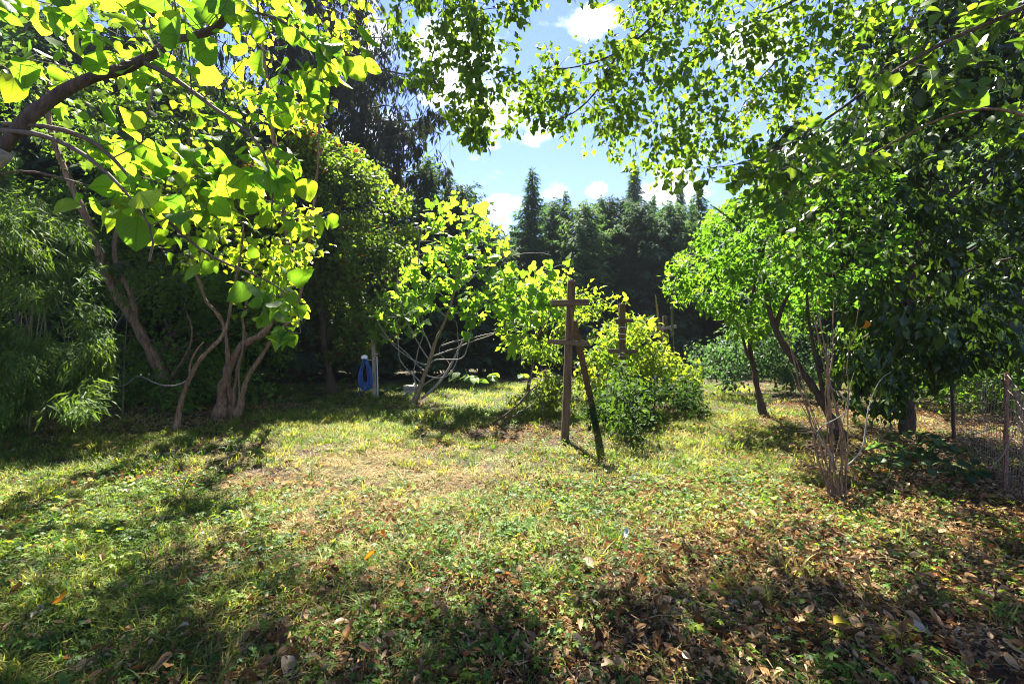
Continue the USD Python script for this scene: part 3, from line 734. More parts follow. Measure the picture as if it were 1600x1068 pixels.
# ---- bare-stemmed shrub close by
def shrub_stems():
    t = Plant('many_stemmed_shrub', 'many-stemmed shrub with thin bare brown stems fanning out of leaf litter', 'shrub', onground(*P(1308, 782, 4.3)[:2]), seed=7)
    b = t.base
    D = 4.3
    stems = [[(1300, 780), (1297, 720), (1296, 640), (1290, 560), (1284, 500), (1275, 430)], [(1305, 780), (1300, 700), (1293, 620), (1300, 550), (1303, 480), (1300, 400)],
             [(1312, 775), (1316, 720), (1310, 660), (1296, 600), (1280, 540), (1262, 470)], [(1322, 700), (1310, 650), (1298, 600), (1284, 545), (1276, 500)],
             [(1310, 735), (1335, 718), (1348, 700), (1352, 660), (1360, 625), (1376, 592), (1392, 580)], [(1298, 725), (1285, 690), (1278, 670), (1293, 660), (1294, 600)],
             [(1306, 780), (1312, 740), (1325, 700)], [(1295, 770), (1280, 720), (1272, 690), (1262, 640), (1240, 590), (1215, 540)], [(1318, 770), (1322, 715), (1312, 690)]]
    sr = np.random.default_rng(5)
    for _ in range(9):
        x0, x1 = 1308 + sr.normal(0, 9), 1300 + sr.normal(0, 60)
        y1 = sr.uniform(440, 600)
        stems.append([(x0, 780), (x0 * 0.8 + x1 * 0.2 + sr.normal(0, 3), 720), (x0 * 0.5 + x1 * 0.5 + sr.normal(0, 6), 640), (x1, y1)])
    for i, st in enumerate(stems):
        dd = D + 0.10 * math.sin(i * 2.1) * np.linspace(0, 1, len(st)) * 3
        pts = np.array([P(x, y, d) for (x, y), d in zip(st, dd)])
        pts[0, 2] = max(pts[0, 2], float(gh(pts[0, 0], pts[0, 1])) - 0.02)
        t.limb(pts, (0.0115 if i != 4 else 0.0085) if i < 9 else 0.006, 0.003, 'bark_brown' if i not in (4, 5) else 'bark_grey', 'stem', 7, wob=0.03)
    r = t.rng
    a = in_poly([(1150, 330), (1230, 260), (1350, 230), (1440, 280), (1440, 400), (1380, 470), (1290, 480), (1210, 450)], 110, 3.7, 5.4, r, 0.3, 1.3, 11)
    t.grow(a, 0.002, 0.005, 0.05, 0.10)
    low = in_poly([(1262, 620), (1340, 640), (1350, 775), (1265, 775)], 75, 4.05, 4.6, r)
    n0 = len(t.paths)
    t.grow(low, 0.0015, 0.004, 0.1, 0.16)
    s = t.leafsites(12, 0.4, 0.062, 0.3, 0.6, 0.6, 0.04, 0.25, paths=t.paths[:n0])
    t.finish_twigs()
    t.foliage(L_OVATE, 'leaf_apple', s)
    lf = tag(obj('withered_leaf', leaves_mesh([blade_leaf(8, 0.26, 1.2, 0.9, ovate, 0.03, 0.8)], P([1352], [500], [4.25]), np.array([[0.1, 0, -1.0]]), np.array([[0.2, -1.0, 0.2]]), np.array([0.13])), 'orange_leaf', smooth=True), 'withered orange leaf dangling among the dark evergreen foliage', 'leaf')


shrub_stems()


# ---- two leaning many-trunked trees on the bamboo side
def trees_left():
    crown_l = [(60, 180), (250, 160), (330, 230), (330, 440), (230, 440), (150, 400), (60, 330)]
    t = Plant('leaning_old_tree', 'old tree with a thick shaggy trunk leaning towards the bamboo', 'tree', onground(*P(274, 636, 10.4)[:2]), seed=8)
    d = 10.4
    t.limb([t.base, P(262, 600, d), P(242, 560, d), P(222, 525, d - .1), P(205, 494, d - .2), P(186, 466, d - .3), P(172, 440, d - .4), P(160, 408, d - .5), P(130, 330, d - .8), P(95, 250, d - 1), P(80, 120, d - 1)], 0.125, 0.03, 'bark_brown', 'trunk', 12, rough=0.35)
    t.limb([P(216, 515, d - .1), P(212, 490, d - .2), P(202, 455, d - .3), P(186, 425, d - .4), P(190, 330, d - .5), P(220, 220, d - .6), P(250, 80, d - .8)], 0.055, 0.02, 'bark_brown', sides=9, rough=0.4)
    t.limb([P(262, 600, d), P(288, 560, d - .3), P(300, 520, d - .5), P(292, 490, d - .5)], 0.045, 0.015, 'bark_brown', sides=7)
    r = t.rng
    up = in_poly([(-160, -190), (330, -190), (330, 120), (250, 260), (100, 260), (-60, 150)], 75, 8.2, 10.6, r, 0.3, 0.7, 12)
    a = in_poly(crown_l, 34, 8.6, 10.2, r, 0.3, 0.8, 13)
    t.grow(np.vstack([a, up]), 0.004, 0.008, 0.08, 0.10)
    t.finish_twigs()
    t.foliage(L_HEART_LOW, 'leaf_olive', t.leafsites(18, 0.8, 0.15, 0.45, 0.6, 0.6, 0.12, 0.25))

    t = Plant('slender_stemmed_tree', 'slender single-stemmed tree leaning over in front of the shaggy trunk', 'tree', onground(*P(276, 674, 7.75)[:2]), seed=9)
    d = 7.75
    t.limb([t.base, P(277, 660, d), P(284, 625, d), P(297, 590, d), P(318, 556, d), P(346, 526, d + .1), P(360, 480, d + .2), P(372, 420, d + .2), P(380, 350, d + .2)], 0.04, 0.014, 'bark_brown', 'trunk', 9, rough=0.3)
    t.limb([P(296, 592, d), P(278, 601, d - .05), P(240, 597, d - .1), P(212, 588, d - .1), P(198, 600, d - .1), P(180, 602, d - .1), P(172, 588, d - .1)], 0.014, 0.008, 'bark_grey', 'dead_branch', 6, nodes=False)
    t.limb([P(297, 590, d), P(300, 560, d + .1), P(318, 535, d + .2)], 0.02, 0.01, 'bark_brown', sides=6)
    a = in_poly([(300, 300), (440, 260), (500, 360), (460, 460), (380, 480), (310, 430)], 26, 7.0, 8.4, t.rng, 0.3, 0.8, 14)
    t.grow(a, 0.004, 0.007, 0.08, 0.10)
    t.finish_twigs()
    t.foliage(L_HEART_LOW, 'leaf_lime', t.leafsites(11, 0.6, 0.15, 0.45, 0.6, 0.6, 0.08, 0.25))

    t = Plant('many_trunked_tree', 'many-trunked tree with a crooked limb bending towards the blue hose', 'tree', onground(*P(357, 652, 9.0)[:2]), seed=10)
    d = 9.0
    for pts, r0, r1, nm in (([(345, 652), (346, 625), (352, 590), (366, 556), (385, 534), (408, 524), (422, 508), (440, 470), (450, 400), (440, 300), (420, 150), (400, 0)], .075, .02, 'trunk'), ([(360, 652), (359, 610), (356, 562), (350, 512), (332, 480), (316, 455), (300, 400), (290, 300), (300, 160)], .042, .015, 'trunk'),
                            ([(370, 650), (376, 622), (390, 585), (410, 552), (430, 525), (452, 500), (476, 420), (490, 320), (500, 180)], .045, .016, 'trunk'), ([(366, 650), (368, 600), (377, 560), (380, 500), (390, 440), (400, 380)], .035, .012, 'trunk'), ([(375, 640), (376, 560), (384, 520)], .02, .01, 'trunk')):
        t.limb([P(x, y, d + 0.08 * math.sin(x)) for x, y in pts], r0, r1, 'bark_brown', nm, 9, rough=0.45, wob=0.05)
    up = in_poly([(180, -200), (600, -200), (560, 120), (420, 250), (250, 250)], 80, 7.6, 9.8, t.rng, 0.33, 0.7, 15)
    a = in_poly([(230, 240), (420, 250), (520, 320), (500, 450), (430, 500), (330, 470), (260, 420)], 46, 7.8, 9.6, t.rng, 0.3, 0.8, 16)
    t.grow(np.vstack([a, up]), 0.004, 0.008, 0.08, 0.10)
    t.finish_twigs()
    t.foliage(L_HEART_LOW, 'leaf_lime', t.leafsites(15, 0.8, 0.14, 0.45, 0.6, 0.6, 0.12, 0.25))


trees_left()


# ---- fig tree in the middle of the lawn
def tree_fig():
    B = P(652, 632, 10.8)
    t = Plant('fig_tree', 'young fig tree with lobed bright leaves over pale bare lower branches', 'tree', onground(*B[:2]), seed=11)
    d = 10.8
    t.limb([P(646, 632, d), P(658, 600, d), P(672, 560, d), P(682, 530, d), P(698, 495, d), P(710, 452, d), P(722, 400, d), P(735, 350, d), P(742, 305, d)], 0.05, 0.012, 'bark_olive', 'trunk', 9)
    bare = [[(658, 622), (690, 592), (712, 555), (740, 500), (765, 440), (790, 370)], [(664, 580), (640, 556), (615, 535), (590, 520), (578, 505)], [(668, 570), (632, 553), (603, 525), (590, 495)], [(672, 562), (650, 530), (635, 500), (625, 470), (622, 420)],
            [(676, 550), (655, 505), (640, 470), (648, 400)], [(676, 556), (720, 540), (770, 522), (805, 508), (830, 480)], [(690, 540), (735, 528), (790, 515), (812, 505), (846, 440), (870, 415)], [(668, 575), (690, 560), (720, 560), (735, 520), (752, 470)],
            [(656, 618), (680, 590), (703, 570), (690, 555), (700, 530)], [(660, 600), (640, 580), (625, 560), (622, 530), (600, 480)], [(698, 495), (660, 440), (655, 380), (665, 340)], [(710, 452), (760, 420), (800, 400), (860, 398)], [(655, 610), (648, 570), (660, 520), (650, 480)], [(664, 585), (700, 585), (716, 548), (712, 500)]]
    for i, st in enumerate(bare):
        dd = d + np.linspace(0, 0.9 * math.sin(i * 1.7), len(st))
        t.limb([P(x, y, k) for (x, y), k in zip(st, dd)], 0.019 if i else 0.034, 0.006, 'bark_grey', 'branch', 6, wob=0.05)
    r = t.rng
    a = in_poly([(572, 525), (585, 475), (625, 425), (655, 395), (650, 345), (690, 298), (722, 306), (742, 340), (790, 345), (802, 390), (850, 408), (892, 385), (888, 440), (845, 500), (805, 525), (735, 505), (692, 475), (645, 525)], 330, 9.6, 12.2, r, 0.36, 1.2, 17, 0.25)
    a = np.vstack([a, in_poly([(575, 530), (590, 470), (650, 430), (660, 500)], 26, 9.8, 11.6, r), in_poly([(720, 505), (780, 400), (880, 395), (890, 440), (830, 510)], 50, 9.8, 11.8, r)])
    t.grow(a, 0.005, 0.006, -0.05, 0.08)
    t.finish_twigs('bark_grey')
    t.big_leaves(L_FIG, 'leaf_fig', t.leafsites(2.1, 0.35, 0.225, 0.15, 0.8, 0.6, 0.05, 0.25), 300)


tree_fig()


# ---- bamboo
def bamboo():
    t = Plant('bamboo_clump', 'dense arching clump of feathery green bamboo', 'bamboo', onground(*P(20, 650, 8.0)[:2]), seed=12)
    r = t.rng
    b = t.base
    for i in range(26):
        a = r.uniform(0, 2 * PI)
        q = b + [0.9 * r.normal() * 0.7, 0.6 * r.normal(), 0]
        q[2] = gh(q[0], q[1])
        lean = np.array([abs(r.normal(0.3, 0.7)) * (1 if r.random() < 0.72 else -1), r.normal(-0.25, 0.5), 0])
        h = r.uniform(2.2, 4.2)
        t.limb([q, q + [0, 0, h * 0.35] + lean * 0.15, q + [0, 0, h * 0.75] + lean * 0.6, q + np.array([0, 0, h * 0.92]) + lean * 1.35], 0.014, 0.004, 'cane', 'culm', 6, n=12, rough=0)
    a = in_poly([(-170, 260), (10, 300), (70, 320), (130, 380), (185, 470), (190, 520), (165, 560), (175, 600), (130, 640), (70, 610), (20, 660), (-170, 660)], 430, 5.9, 8.6, r, 0.30, 1.0, 18)
    fr = in_poly([(-40, 560), (110, 590), (160, 620), (140, 640), (60, 640), (-40, 690)], 34, 5.6, 6.6, r)
    t.grow(np.vstack([a, fr]), 0.0015, 0.002, 0.16, 0.10, sides=3)
    s = list(t.leafsites(80, 0.55, 0.130, 0.45, 0.45, 0.6, 0.07, 0.25))
    s[1] = s[1] + np.array([0.25, -0.1, -0.1])
    t.finish_twigs('cane')
    t.foliage(L_BAMBOO, 'leaf_bamboo', s)


bamboo()


# ---- shrubs and loose broadleaf trees behind
def bush(name, label, cat, base, poly, d0, d1, n, per, size, leaf, mat, seed, trunk_top=None, twig='bark_dark', gaps=0.3, extra=None, trunk_r=0.10, spread=0.14, gscale=0.7, limbs=5, rag=0.6):
    t = Plant(name, label, cat, onground(*base), seed=seed)
    r = t.rng
    pg = sg.Polygon(poly)
    c = pg.centroid
    dm = (d0 + d1) / 2
    top = P(c.x, c.y, dm) if trunk_top is None else trunk_top
    t.limb([t.base, t.base * 0.6 + top * 0.4 + r.normal(0, 0.15, 3), top], trunk_r, trunk_r * 0.35, twig, 'trunk', 7, wob=0.1)
    pts = in_poly(poly, n, d0, d1, r, gaps, gscale, seed, rag)
    for k in range(limbs):
        e = pts[r.integers(len(pts))]
        s0 = t.base * 0.65 + top * 0.35 if k % 2 else t.base * 0.35 + top * 0.65
        t.limb([s0, s0 * 0.5 + e * 0.5 + [0, 0, 0.2], e], trunk_r * 0.4, 0.012, twig, 'branch', 6, wob=0.08)
    t.grow(pts, 0.004, 0.006, 0.05, 0.10)
    t.finish_twigs(twig)
    s = t.leafsites(per, 0.7, size, 0.3, 0.65, 0.7, spread, 0.3)
    t.foliage(leaf, mat, s)
    for m2, frac, sz in (extra or []):
        s = t.leafsites(per * frac, 0.5, size * sz, 0.3, 0.65, 0.7, spread * 0.8, 0.3, paths=[p for p in t.paths if meshkit.noise(p[-1] * 0.9, seed + 70) > 0.55])
        t.foliage(leaf, m2, s, name='coloured_foliage')
    return t


bush('ivy_covered_tree', 'dark ivy-covered tree rising behind the bamboo', 'tree', P(60, 600, 12.5)[:2], [(-180, 60), (60, 120), (200, 190), (230, 330), (190, 420), (120, 520), (-180, 560)], 10.8, 13.5, 260, 55, 0.12, L_KITE, 'leaf_shade', 21)
bush('dark_green_shrub', 'dark green shrub filling the shade between the bamboo and the leaning trunks', 'shrub', P(250, 610, 12.2)[:2], [(150, 430), (230, 380), (340, 400), (430, 450), (470, 520), (440, 585), (330, 610), (180, 620), (140, 560)], 11.2, 13.0, 200, 60, 0.10, L_KITE, 'leaf_shade', 22)
bush('ivy_ground_mound', 'low mound of dark ivy around the feet of the leaning trunks', 'ivy', P(330, 620, 10.9)[:2], [(120, 600), (200, 560), (330, 575), (420, 590), (440, 618), (380, 640), (240, 640), (130, 640)], 9.8, 11.4, 120, 30, 0.10, L_KITE, 'leaf_shade', 23, limbs=2, trunk_r=0.03)
bush('olive_green_tree', 'loose olive-green tree with reddish clumps standing behind the many-trunked tree', 'tree', P(520, 588, 13.2)[:2], [(350, 260), (430, 210), (500, 190), (560, 230), (600, 280), (640, 330), (650, 430), (630, 540), (560, 550), (460, 545), (390, 500), (350, 400)], 11.9, 14.2, 420, 56, 0.12, L_DIA, 'leaf_olive', 24, extra=[('leaf_red', 0.35, 1.0), ('leaf_apple', 0.5, 1.1)], gscale=0.6)
bush('tall_leafy_tree', 'tall shady broadleaf tree showing between the lime leaves and the bare conifer limbs', 'tree', P(300, 580, 14.5)[:2], [(130, 150), (300, 120), (420, 200), (420, 330), (350, 470), (180, 450)], 12.6, 15.0, 230, 55, 0.15, L_DIA, 'leaf_shade', 25)
bush('yellow_green_sapling', 'yellow-green sapling crowding the fence-post side of the fig tree', 'sapling', P(825, 600, 12.6)[:2], [(790, 450), (830, 430), (880, 435), (930, 455), (940, 500), (880, 540), (810, 560), (780, 510)], 11.9, 13.6, 75, 26, 0.13, L_KITE, 'leaf_apple', 26, trunk_r=0.04)
bush('grey_green_bush', 'low grey-green bush at the far end of the grass path', 'bush', P(1130, 605, 13.0)[:2], [(1080, 560), (1110, 530), (1180, 520), (1240, 530), (1270, 565), (1250, 600), (1100, 600)], 11.8, 13.8, 110, 50, 0.10, L_KITE, 'leaf_grey', 27, trunk_r=0.04)
bush('side_shrub', 'leafy shrub in deep shade behind the wire fence', 'shrub', P(1520, 640, 9.5)[:2], [(1430, 540), (1500, 500), (1700, 500), (1700, 640), (1560, 640), (1440, 630)], 8.4, 11, 170, 45, 0.10, L_KITE, 'leaf_shade', 28, trunk_r=0.04)
bush('shaded_broadleaf_tree', 'shaded broadleaf tree closing the gap behind the small fruit tree', 'tree', P(1300, 590, 14.5)[:2], [(1110, 330), (1230, 250), (1400, 200), (1700, 160), (1700, 560), (1400, 580), (1250, 560), (1150, 540)], 12.5, 16.0, 380, 50, 0.15, L_DIA, 'leaf_shade', 29, gscale=0.5)


# ---- conifers
def conifer(name, label, base, h, rad, seed, droop=0.35, z0=0.1, nb=None, mat='needle_dark', spray=0.30, dens=13, group=None, top_power=0.85, hang=0.0, upturn=0.25, twigmat='bark_dark', gap=0.0, limbs=()):
    r = np.random.default_rng(seed + 500)
    x = thing(name, label, 'conifer', base, group=group)
    n = 24
    z = np.linspace(0, h, n)
    wob = np.c_[0.12 * np.sin(z * 0.7 + seed), 0.12 * np.cos(z * 0.5 + seed), z]
    wob[:, :2] -= wob[0, :2]
    obj('trunk', tube(wob, np.linspace(0.05 + h * 0.014, 0.012, n), 8, rough=0.3), 'bark_dark', x, smooth=True)
    nb = nb or int(h * 26)
    mb = MB()
    pos, dirs, ups, size = [], [], [], []
    for i in range(nb):
        zz = h * (z0 + (1 - z0) * ((i + r.random()) / nb) ** 0.92)
        rel = zz / h
        L = rad * (1 - rel) ** top_power * r.uniform(0.45, 1.2) + 0.15
        if gap and r.random() < gap:
            L *= 0.35
        a = i * 2.399 + r.normal(0, 0.3)
        o = np.array([math.cos(a), math.sin(a), 0])
        s = np.linspace(0, 1, 7)[:, None]
        rise = 0.25 * (rel - 0.35)
        p = np.array([np.interp(zz, z, wob[:, 0]), np.interp(zz, z, wob[:, 1]), zz]) + o * L * s + np.array([0, 0, 1.0]) * L * (rise * s - droop * s ** 2 * (1 - rel * 0.7) + upturn * s ** 4)
        p[1:] += r.normal(0, 0.03 * L, (6, 3))
        mb.add(*tube(p, np.linspace(0.012 + 0.010 * L, 0.004, 7), 4, cap=False))
        m = max(4, int(L * dens))
        u = r.random(m) ** 0.75
        k = np.minimum((u * 6).astype(int), 5)
        q = p[k] + (u * 6 - k)[:, None] * (p[k + 1] - p[k])
        side = np.cross(o, [0, 0, 1.0]) * r.choice([-1, 1], m)[:, None]
        if hang:
            drop = r.random(m) * hang * (0.4 + 0.6 * L / rad)
            q = q - np.c_[r.normal(0, 0.05, m), r.normal(0, 0.05, m), drop]
            dd = np.array([0, 0, -1.0]) + r.normal(0, 0.35, (m, 3)) + o * 0.15
        else:
            dd = o * r.uniform(0.3, 1.0, (m, 1)) + side * r.uniform(0.2, 1.0, (m, 1)) - np.array([0, 0, 1.0]) * r.uniform(0.0, 0.8, (m, 1)) + r.normal(0, 0.15, (m, 3))
        pos.append(q + r.normal(0, 0.05, (m, 3))), dirs.append(dd), ups.append(np.array([0, 0, 1.0]) + r.normal(0, 0.5, (m, 3)) + o * 0.3)
        size.append(spray * np.exp(r.normal(0, 0.3, m)) * (0.6 + 0.4 * (1 - rel)))
        if hang and L > 0.8:
            for _ in range(int(L * 3)):
                c = p[r.integers(1, 7)]
                mb.add(*tube([c, c - [r.normal(0, .05), r.normal(0, .05), hang * r.uniform(0.3, 0.9)]], [0.004, 0.002], 3, cap=False))
    for lp in limbs:
        p = spline(np.asarray(lp) - base, 30)
        mb.add(*tube(p, np.linspace(0.05, 0.012, 30), 6, rough=0.2))
        for _ in range(34):
            c = p[r.integers(6, 30)]
            dl = hang * r.uniform(0.2, 0.8)
            e = c + [r.normal(0, 0.12), r.normal(0, 0.12), -dl]
            mb.add(*tube([c, (c + e) / 2 + r.normal(0, 0.04, 3), e], [0.006, 0.004, 0.002], 3, cap=False))
            k = 16
            q = c + (e - c) * r.random(k)[:, None]
            pos.append(q + r.normal(0, 0.05, (k, 3))), dirs.append(np.array([0, 0, -1.0]) + r.normal(0, 0.4, (k, 3))), ups.append(r.normal(0, 1, (k, 3))), size.append(spray * 0.8 * r.uniform(0.6, 1.2, k))
    # the leader
    m = 30
    pos.append(np.c_[np.full(m, wob[-1, 0]), np.full(m, wob[-1, 1]), h - r.random(m) ** 1.5 * 0.9 + 0.1]), dirs.append(np.c_[r.normal(0, 0.6, (m, 2)), r.uniform(0.1, 0.9, m)]), ups.append(r.normal(0, 1, (m, 3))), size.append(spray * 0.7 * r.uniform(0.6, 1, m))
    obj('branches', mb, twigmat, x, kind='stuff')
    obj('foliage', leaves_mesh(L_SPRAY, np.vstack(pos), np.vstack(dirs), np.vstack(ups), np.concatenate(size)), mat, x, kind='stuff')
    return x


def copy_of(src, name, label, base, rz, sc=(1, 1, 1), cat='conifer', group=None):
    x = UsdGeom.Xform.Define(stage, numbered('/World', name))
    x.AddTranslateOp().Set(Gf.Vec3d(*map(float, base)))
    x.AddRotateZOp().Set(math.degrees(rz))
    x.AddScaleOp().Set(Gf.Vec3f(*sc))
    x.GetPrim().GetReferences().AddInternalReference(src.GetPath())
    x.GetPrim().SetInstanceable(True)
    # the source's own placing does not come along: every op is authored here
    return tag(x, label, cat, group)


def at(px, d):
    x = (px - 800) / F * d
    return onground(x, d)


def hgt(py, d):
    return EYE - (py - HZ) / F * d


G = 'dark conifers along the back boundary'
c1 = conifer('conifer', 'ragged dark conifer with a tall narrow spire, first beside the fig tree', at(832, 25), hgt(268, 25), 2.1, 1, droop=0.5, group=G, dens=46, top_power=0.8, gap=0.3, spray=0.42)
c2 = conifer('conifer', 'broad dark cedar behind the upper crossarm of the tall wooden post', at(915, 24), hgt(318, 24), 2.6, 2, droop=0.35, group=G, top_power=0.38, spray=0.40, dens=50, gap=0.2)
c3 = conifer('conifer', 'bushy dark cedar with a feathered top behind the vine-covered post', at(1000, 25), hgt(318, 25), 2.7, 3, droop=0.4, group=G, top_power=0.34, spray=0.40, dens=50, gap=0.2)
c4 = conifer('conifer', 'blue-black pointed spruce rising above the rest of the back row', at(988, 33), hgt(258, 33), 2.4, 4, droop=0.25, group=G, top_power=0.95, spray=0.44, dens=44, upturn=0.1)


def row(px, d, top, src, h0, label, rz, w=1.0):
    k = hgt(top, d) / h0
    copy_of(src, 'conifer', label, at(px, d), rz, (k * w, k * w, k), group=G)


h1, h2, h3, h4 = hgt(268, 25), hgt(318, 24), hgt(318, 25), hgt(258, 33)
row(868, 27, 318, c3, h3, 'dark cedar just beyond the tip of the tall wooden post', 1.0)
row(958, 27, 312, c2, h2, 'dark cedar standing directly below the pointed spruce', 2.0, 0.9)
row(1045, 24, 322, c2, h2, 'dark cedar behind the tall seed stalks', 3.4)
row(1090, 26, 300, c1, h1, 'dark conifer at the edge of the bright fruit tree', 4.0, 1.2)
row(1150, 24, 320, c3, h3, 'dark cedar half hidden behind the bright fruit tree', 5.0, 1.2)
row(1062, 30, 282, c4, h4, 'thin far spruce top above the fruit tree', 0.7, 0.7)
for px, d, top, w, rz, lab in ((885, 26, 304, 0.75, 0.3, 'slim dark conifer top left of the tall post tip'), (940, 26, 308, 0.7, 1.1, 'slim dark conifer poking up right of the tall post tip'), (1022, 27, 306, 0.7, 2.0, 'slim dark conifer just right of the pointed spruce'), (972, 26.5, 312, 0.6, 4.1, 'slim dark conifer under the left skirt of the pointed spruce'), (1080, 25, 312, 0.7, 5.2, 'slim dark conifer next to the bright fruit tree'), (750, 21, 322, 0.8, 0.9, 'slim dark conifer left of the skyline notch'), (700, 20.5, 268, 0.8, 3.9, 'slim dark conifer rising just behind the fig tree top')):
    row(px, d, top, c1, h1, lab, rz, w)
row(792, 24, 372, c3, h3, 'short dark cedar in the notch of the skyline below the small cloud', 2.6, 1.0)
row(765, 21, 352, c2, h2, 'dark cedar sloping down to the skyline notch behind the fig tree', 0.4, 1.0)
row(722, 20, 292, c3, h3, 'dark cedar behind the top of the fig tree', 1.7, 1.05)
row(668, 19.5, 250, c1, h1, 'dark conifer behind the bare side of the fig tree', 2.9, 1.5)
row(610, 20, 300, c2, h2, 'dark cedar above the blue hose', 5.2, 1.2)
row(520, 20, 250, c2, h2, 'dark cedar behind the olive-green tree', 4.4, 1.3)
row(430, 19, 200, c3, h3, 'tall dark cedar behind the crooked limb', 3.7, 1.3)
row(330, 19, 120, c2, h2, 'tall dark cedar behind the tall leafy tree', 0.9, 1.2)
row(200, 18, 60, c3, h3, 'tall dark cedar above the dark shrub', 2.2, 1.2)
row(60, 17, 20, c2, h2, 'tall dark cedar above the ivy-covered tree', 5.5, 1.2)
row(-90, 16, 20, c3, h3, 'tall dark cedar at the outer edge behind the bamboo', 0.2, 1.2)
row(1250, 22, 260, c2, h2, 'dark cedar behind the leaning tree', 1.3, 1.3)
row(1360, 20, 180, c3, h3, 'dark cedar behind the glossy evergreen trunk', 2.4, 1.3)
row(1500, 17, 120, c2, h2, 'tall dark cedar behind the rusty fence post', 3.3, 1.3)
row(1650, 15, 60, c3, h3, 'tall dark cedar at the outer end of the wire fence', 4.6, 1.3)

conifer('drooping_conifer', 'very tall conifer with long bare limbs and hanging grey curtains of twigs', at(465, 19.5), 22.0, 5.0, 11, droop=0.22, z0=0.36, nb=210, mat='needle_grey', spray=0.42, dens=58, hang=1.25, upturn=0.40, gap=0.15, top_power=0.6)
conifer('drooping_conifer', 'thinner conifer with hanging twigs reaching out over the open sky', at(560, 20.5), 19.0, 5.6, 12, droop=0.2, z0=0.42, nb=100, mat='needle_grey', spray=0.46, dens=30, hang=1.2, upturn=0.55, gap=0.3, top_power=0.7,
        limbs=[[P(x, y, 20.5 - k) for k, (x, y) in enumerate(l)] for l in ([(556, 195), (600, 190), (650, 187), (690, 170)], [(556, 200), (580, 214), (620, 212), (648, 196), (668, 165)], [(556, 205), (585, 226), (630, 236), (655, 225)], [(556, 240), (610, 262), (660, 270), (700, 262)], [(556, 120), (600, 110), (650, 118), (690, 100)])])
conifer('drooping_conifer', 'drooping conifer nearly hidden behind the lime-leaved branch', at(250, 19.5), 20.0, 4.4, 13, droop=0.25, z0=0.35, nb=150, mat='needle_grey', spray=0.42, dens=45, hang=1.1, upturn=0.3, gap=0.2, top_power=0.6)

# ------------------------------------------------------------------ trellis posts
def trellis_a():
    B = P(882, 690, 6.85)
    b = onground(B[0], B[1])
    x = thing('trellis_post', 'tall weathered wooden post with two crossarms and a slanting brace', 'post', b)
    top = P(893, 438, 6.85)
    foot = P(882, 694, 6.85) - [0, 0, 0.05]
    obj('post', (lambda v, f: (v - b, f))(*along(rbox(0.115, 0.10, np.linalg.norm(top - foot), 0.008, 1, 0.02, 14), foot, top)), 'post_wood', x)
    for (x0, y0, x1, y1, w, dy) in ((861, 474, 920, 472, 0.10, -0.075), (855, 533, 919, 537, 0.075, -0.075)):
        a, c = P(x0, y0, 6.85 + dy), P(x1, y1, 6.85 + dy)
        obj('crossarm', (lambda v, f: (v - b, f))(*along(rbox(0.045, w, np.linalg.norm(c - a), 0.006, 3, 0.012, 6), a, c)), 'board_wood', x)
        for k in (-0.02, 0.02):
            m = (a + c) / 2 + [k + 0.02, -0.024, k * 0.6]
            obj('bolt_head', (lambda v, f: (v - b, f))(*tube([m, m - [0, 0.008, 0]], 0.009, 8)), 'rust', x)
    a, c = P(931, 652, 8.5) - [0, 0, 0.1], P(896, 500, 6.98)
    obj('brace', (lambda v, f: (v - b, f))(*along(rbox(0.10, 0.05, np.linalg.norm(c - a), 0.006, 5, 0.015, 10), a, c)), 'post_wood', x)


def trellis_b():
    B = P(972, 655, 8.8)
    b = onground(B[0], B[1])
    x = thing('trellis_post', 'dark post wrapped with pale string and swallowed by the bramble mound', 'post', b)
    top, foot = P(972, 474, 8.8), b - [0, 0, 0.05]
    obj('post', (lambda v, f: (v - b, f))(*along(rbox(0.12, 0.11, np.linalg.norm(top - foot), 0.008, 7, 0.02, 12), foot, top)), 'post_wood', x)
    for (x0, y0, x1, y1) in ((962, 502, 990, 500), (950, 548, 996, 549)):
        a, c = P(x0, y0, 8.72), P(x1, y1, 8.72)
        obj('crossarm', (lambda v, f: (v - b, f))(*along(rbox(0.04, 0.08, np.linalg.norm(c - a), 0.006, 8, 0.01, 5), a, c)), 'board_wood', x)
    for y in (512, 521, 530, 556, 574, 590):
        c = P(972, y, 8.8) - b
        th = np.linspace(0, 2 * PI, 13)
        q = np.c_[0.068 * np.sign(np.cos(th)) * np.abs(np.cos(th)) ** 0.5, 0.064 * np.sign(np.sin(th)) * np.abs(np.sin(th)) ** 0.5, 0.012 * np.sin(th + y)] + c
        obj('string', tube(q, 0.005, 5, cap=False), 'white_string', x)


def trellis_c():
    b = onground(*P(1040, 600, 12.6)[:2])
    x = thing('trellis_post', 'small far post with one pale crossarm beside the seed stalks', 'post', b)
    top, foot = P(1039, 494, 12.6), b - [0, 0, 0.05]
    obj('post', (lambda v, f: (v - b, f))(*along(rbox(0.12, 0.11, np.linalg.norm(top - foot), 0.008, 9, 0.02, 10), foot, top)), 'post_wood', x)
    a, c = P(1022, 514, 12.52), P(1057, 510, 12.52)
    obj('crossarm', (lambda v, f: (v - b, f))(*along(rbox(0.04, 0.09, np.linalg.norm(c - a), 0.006, 10, 0.01, 5), a, c)), 'stake_wood', x)


trellis_a(), trellis_b(), trellis_c()

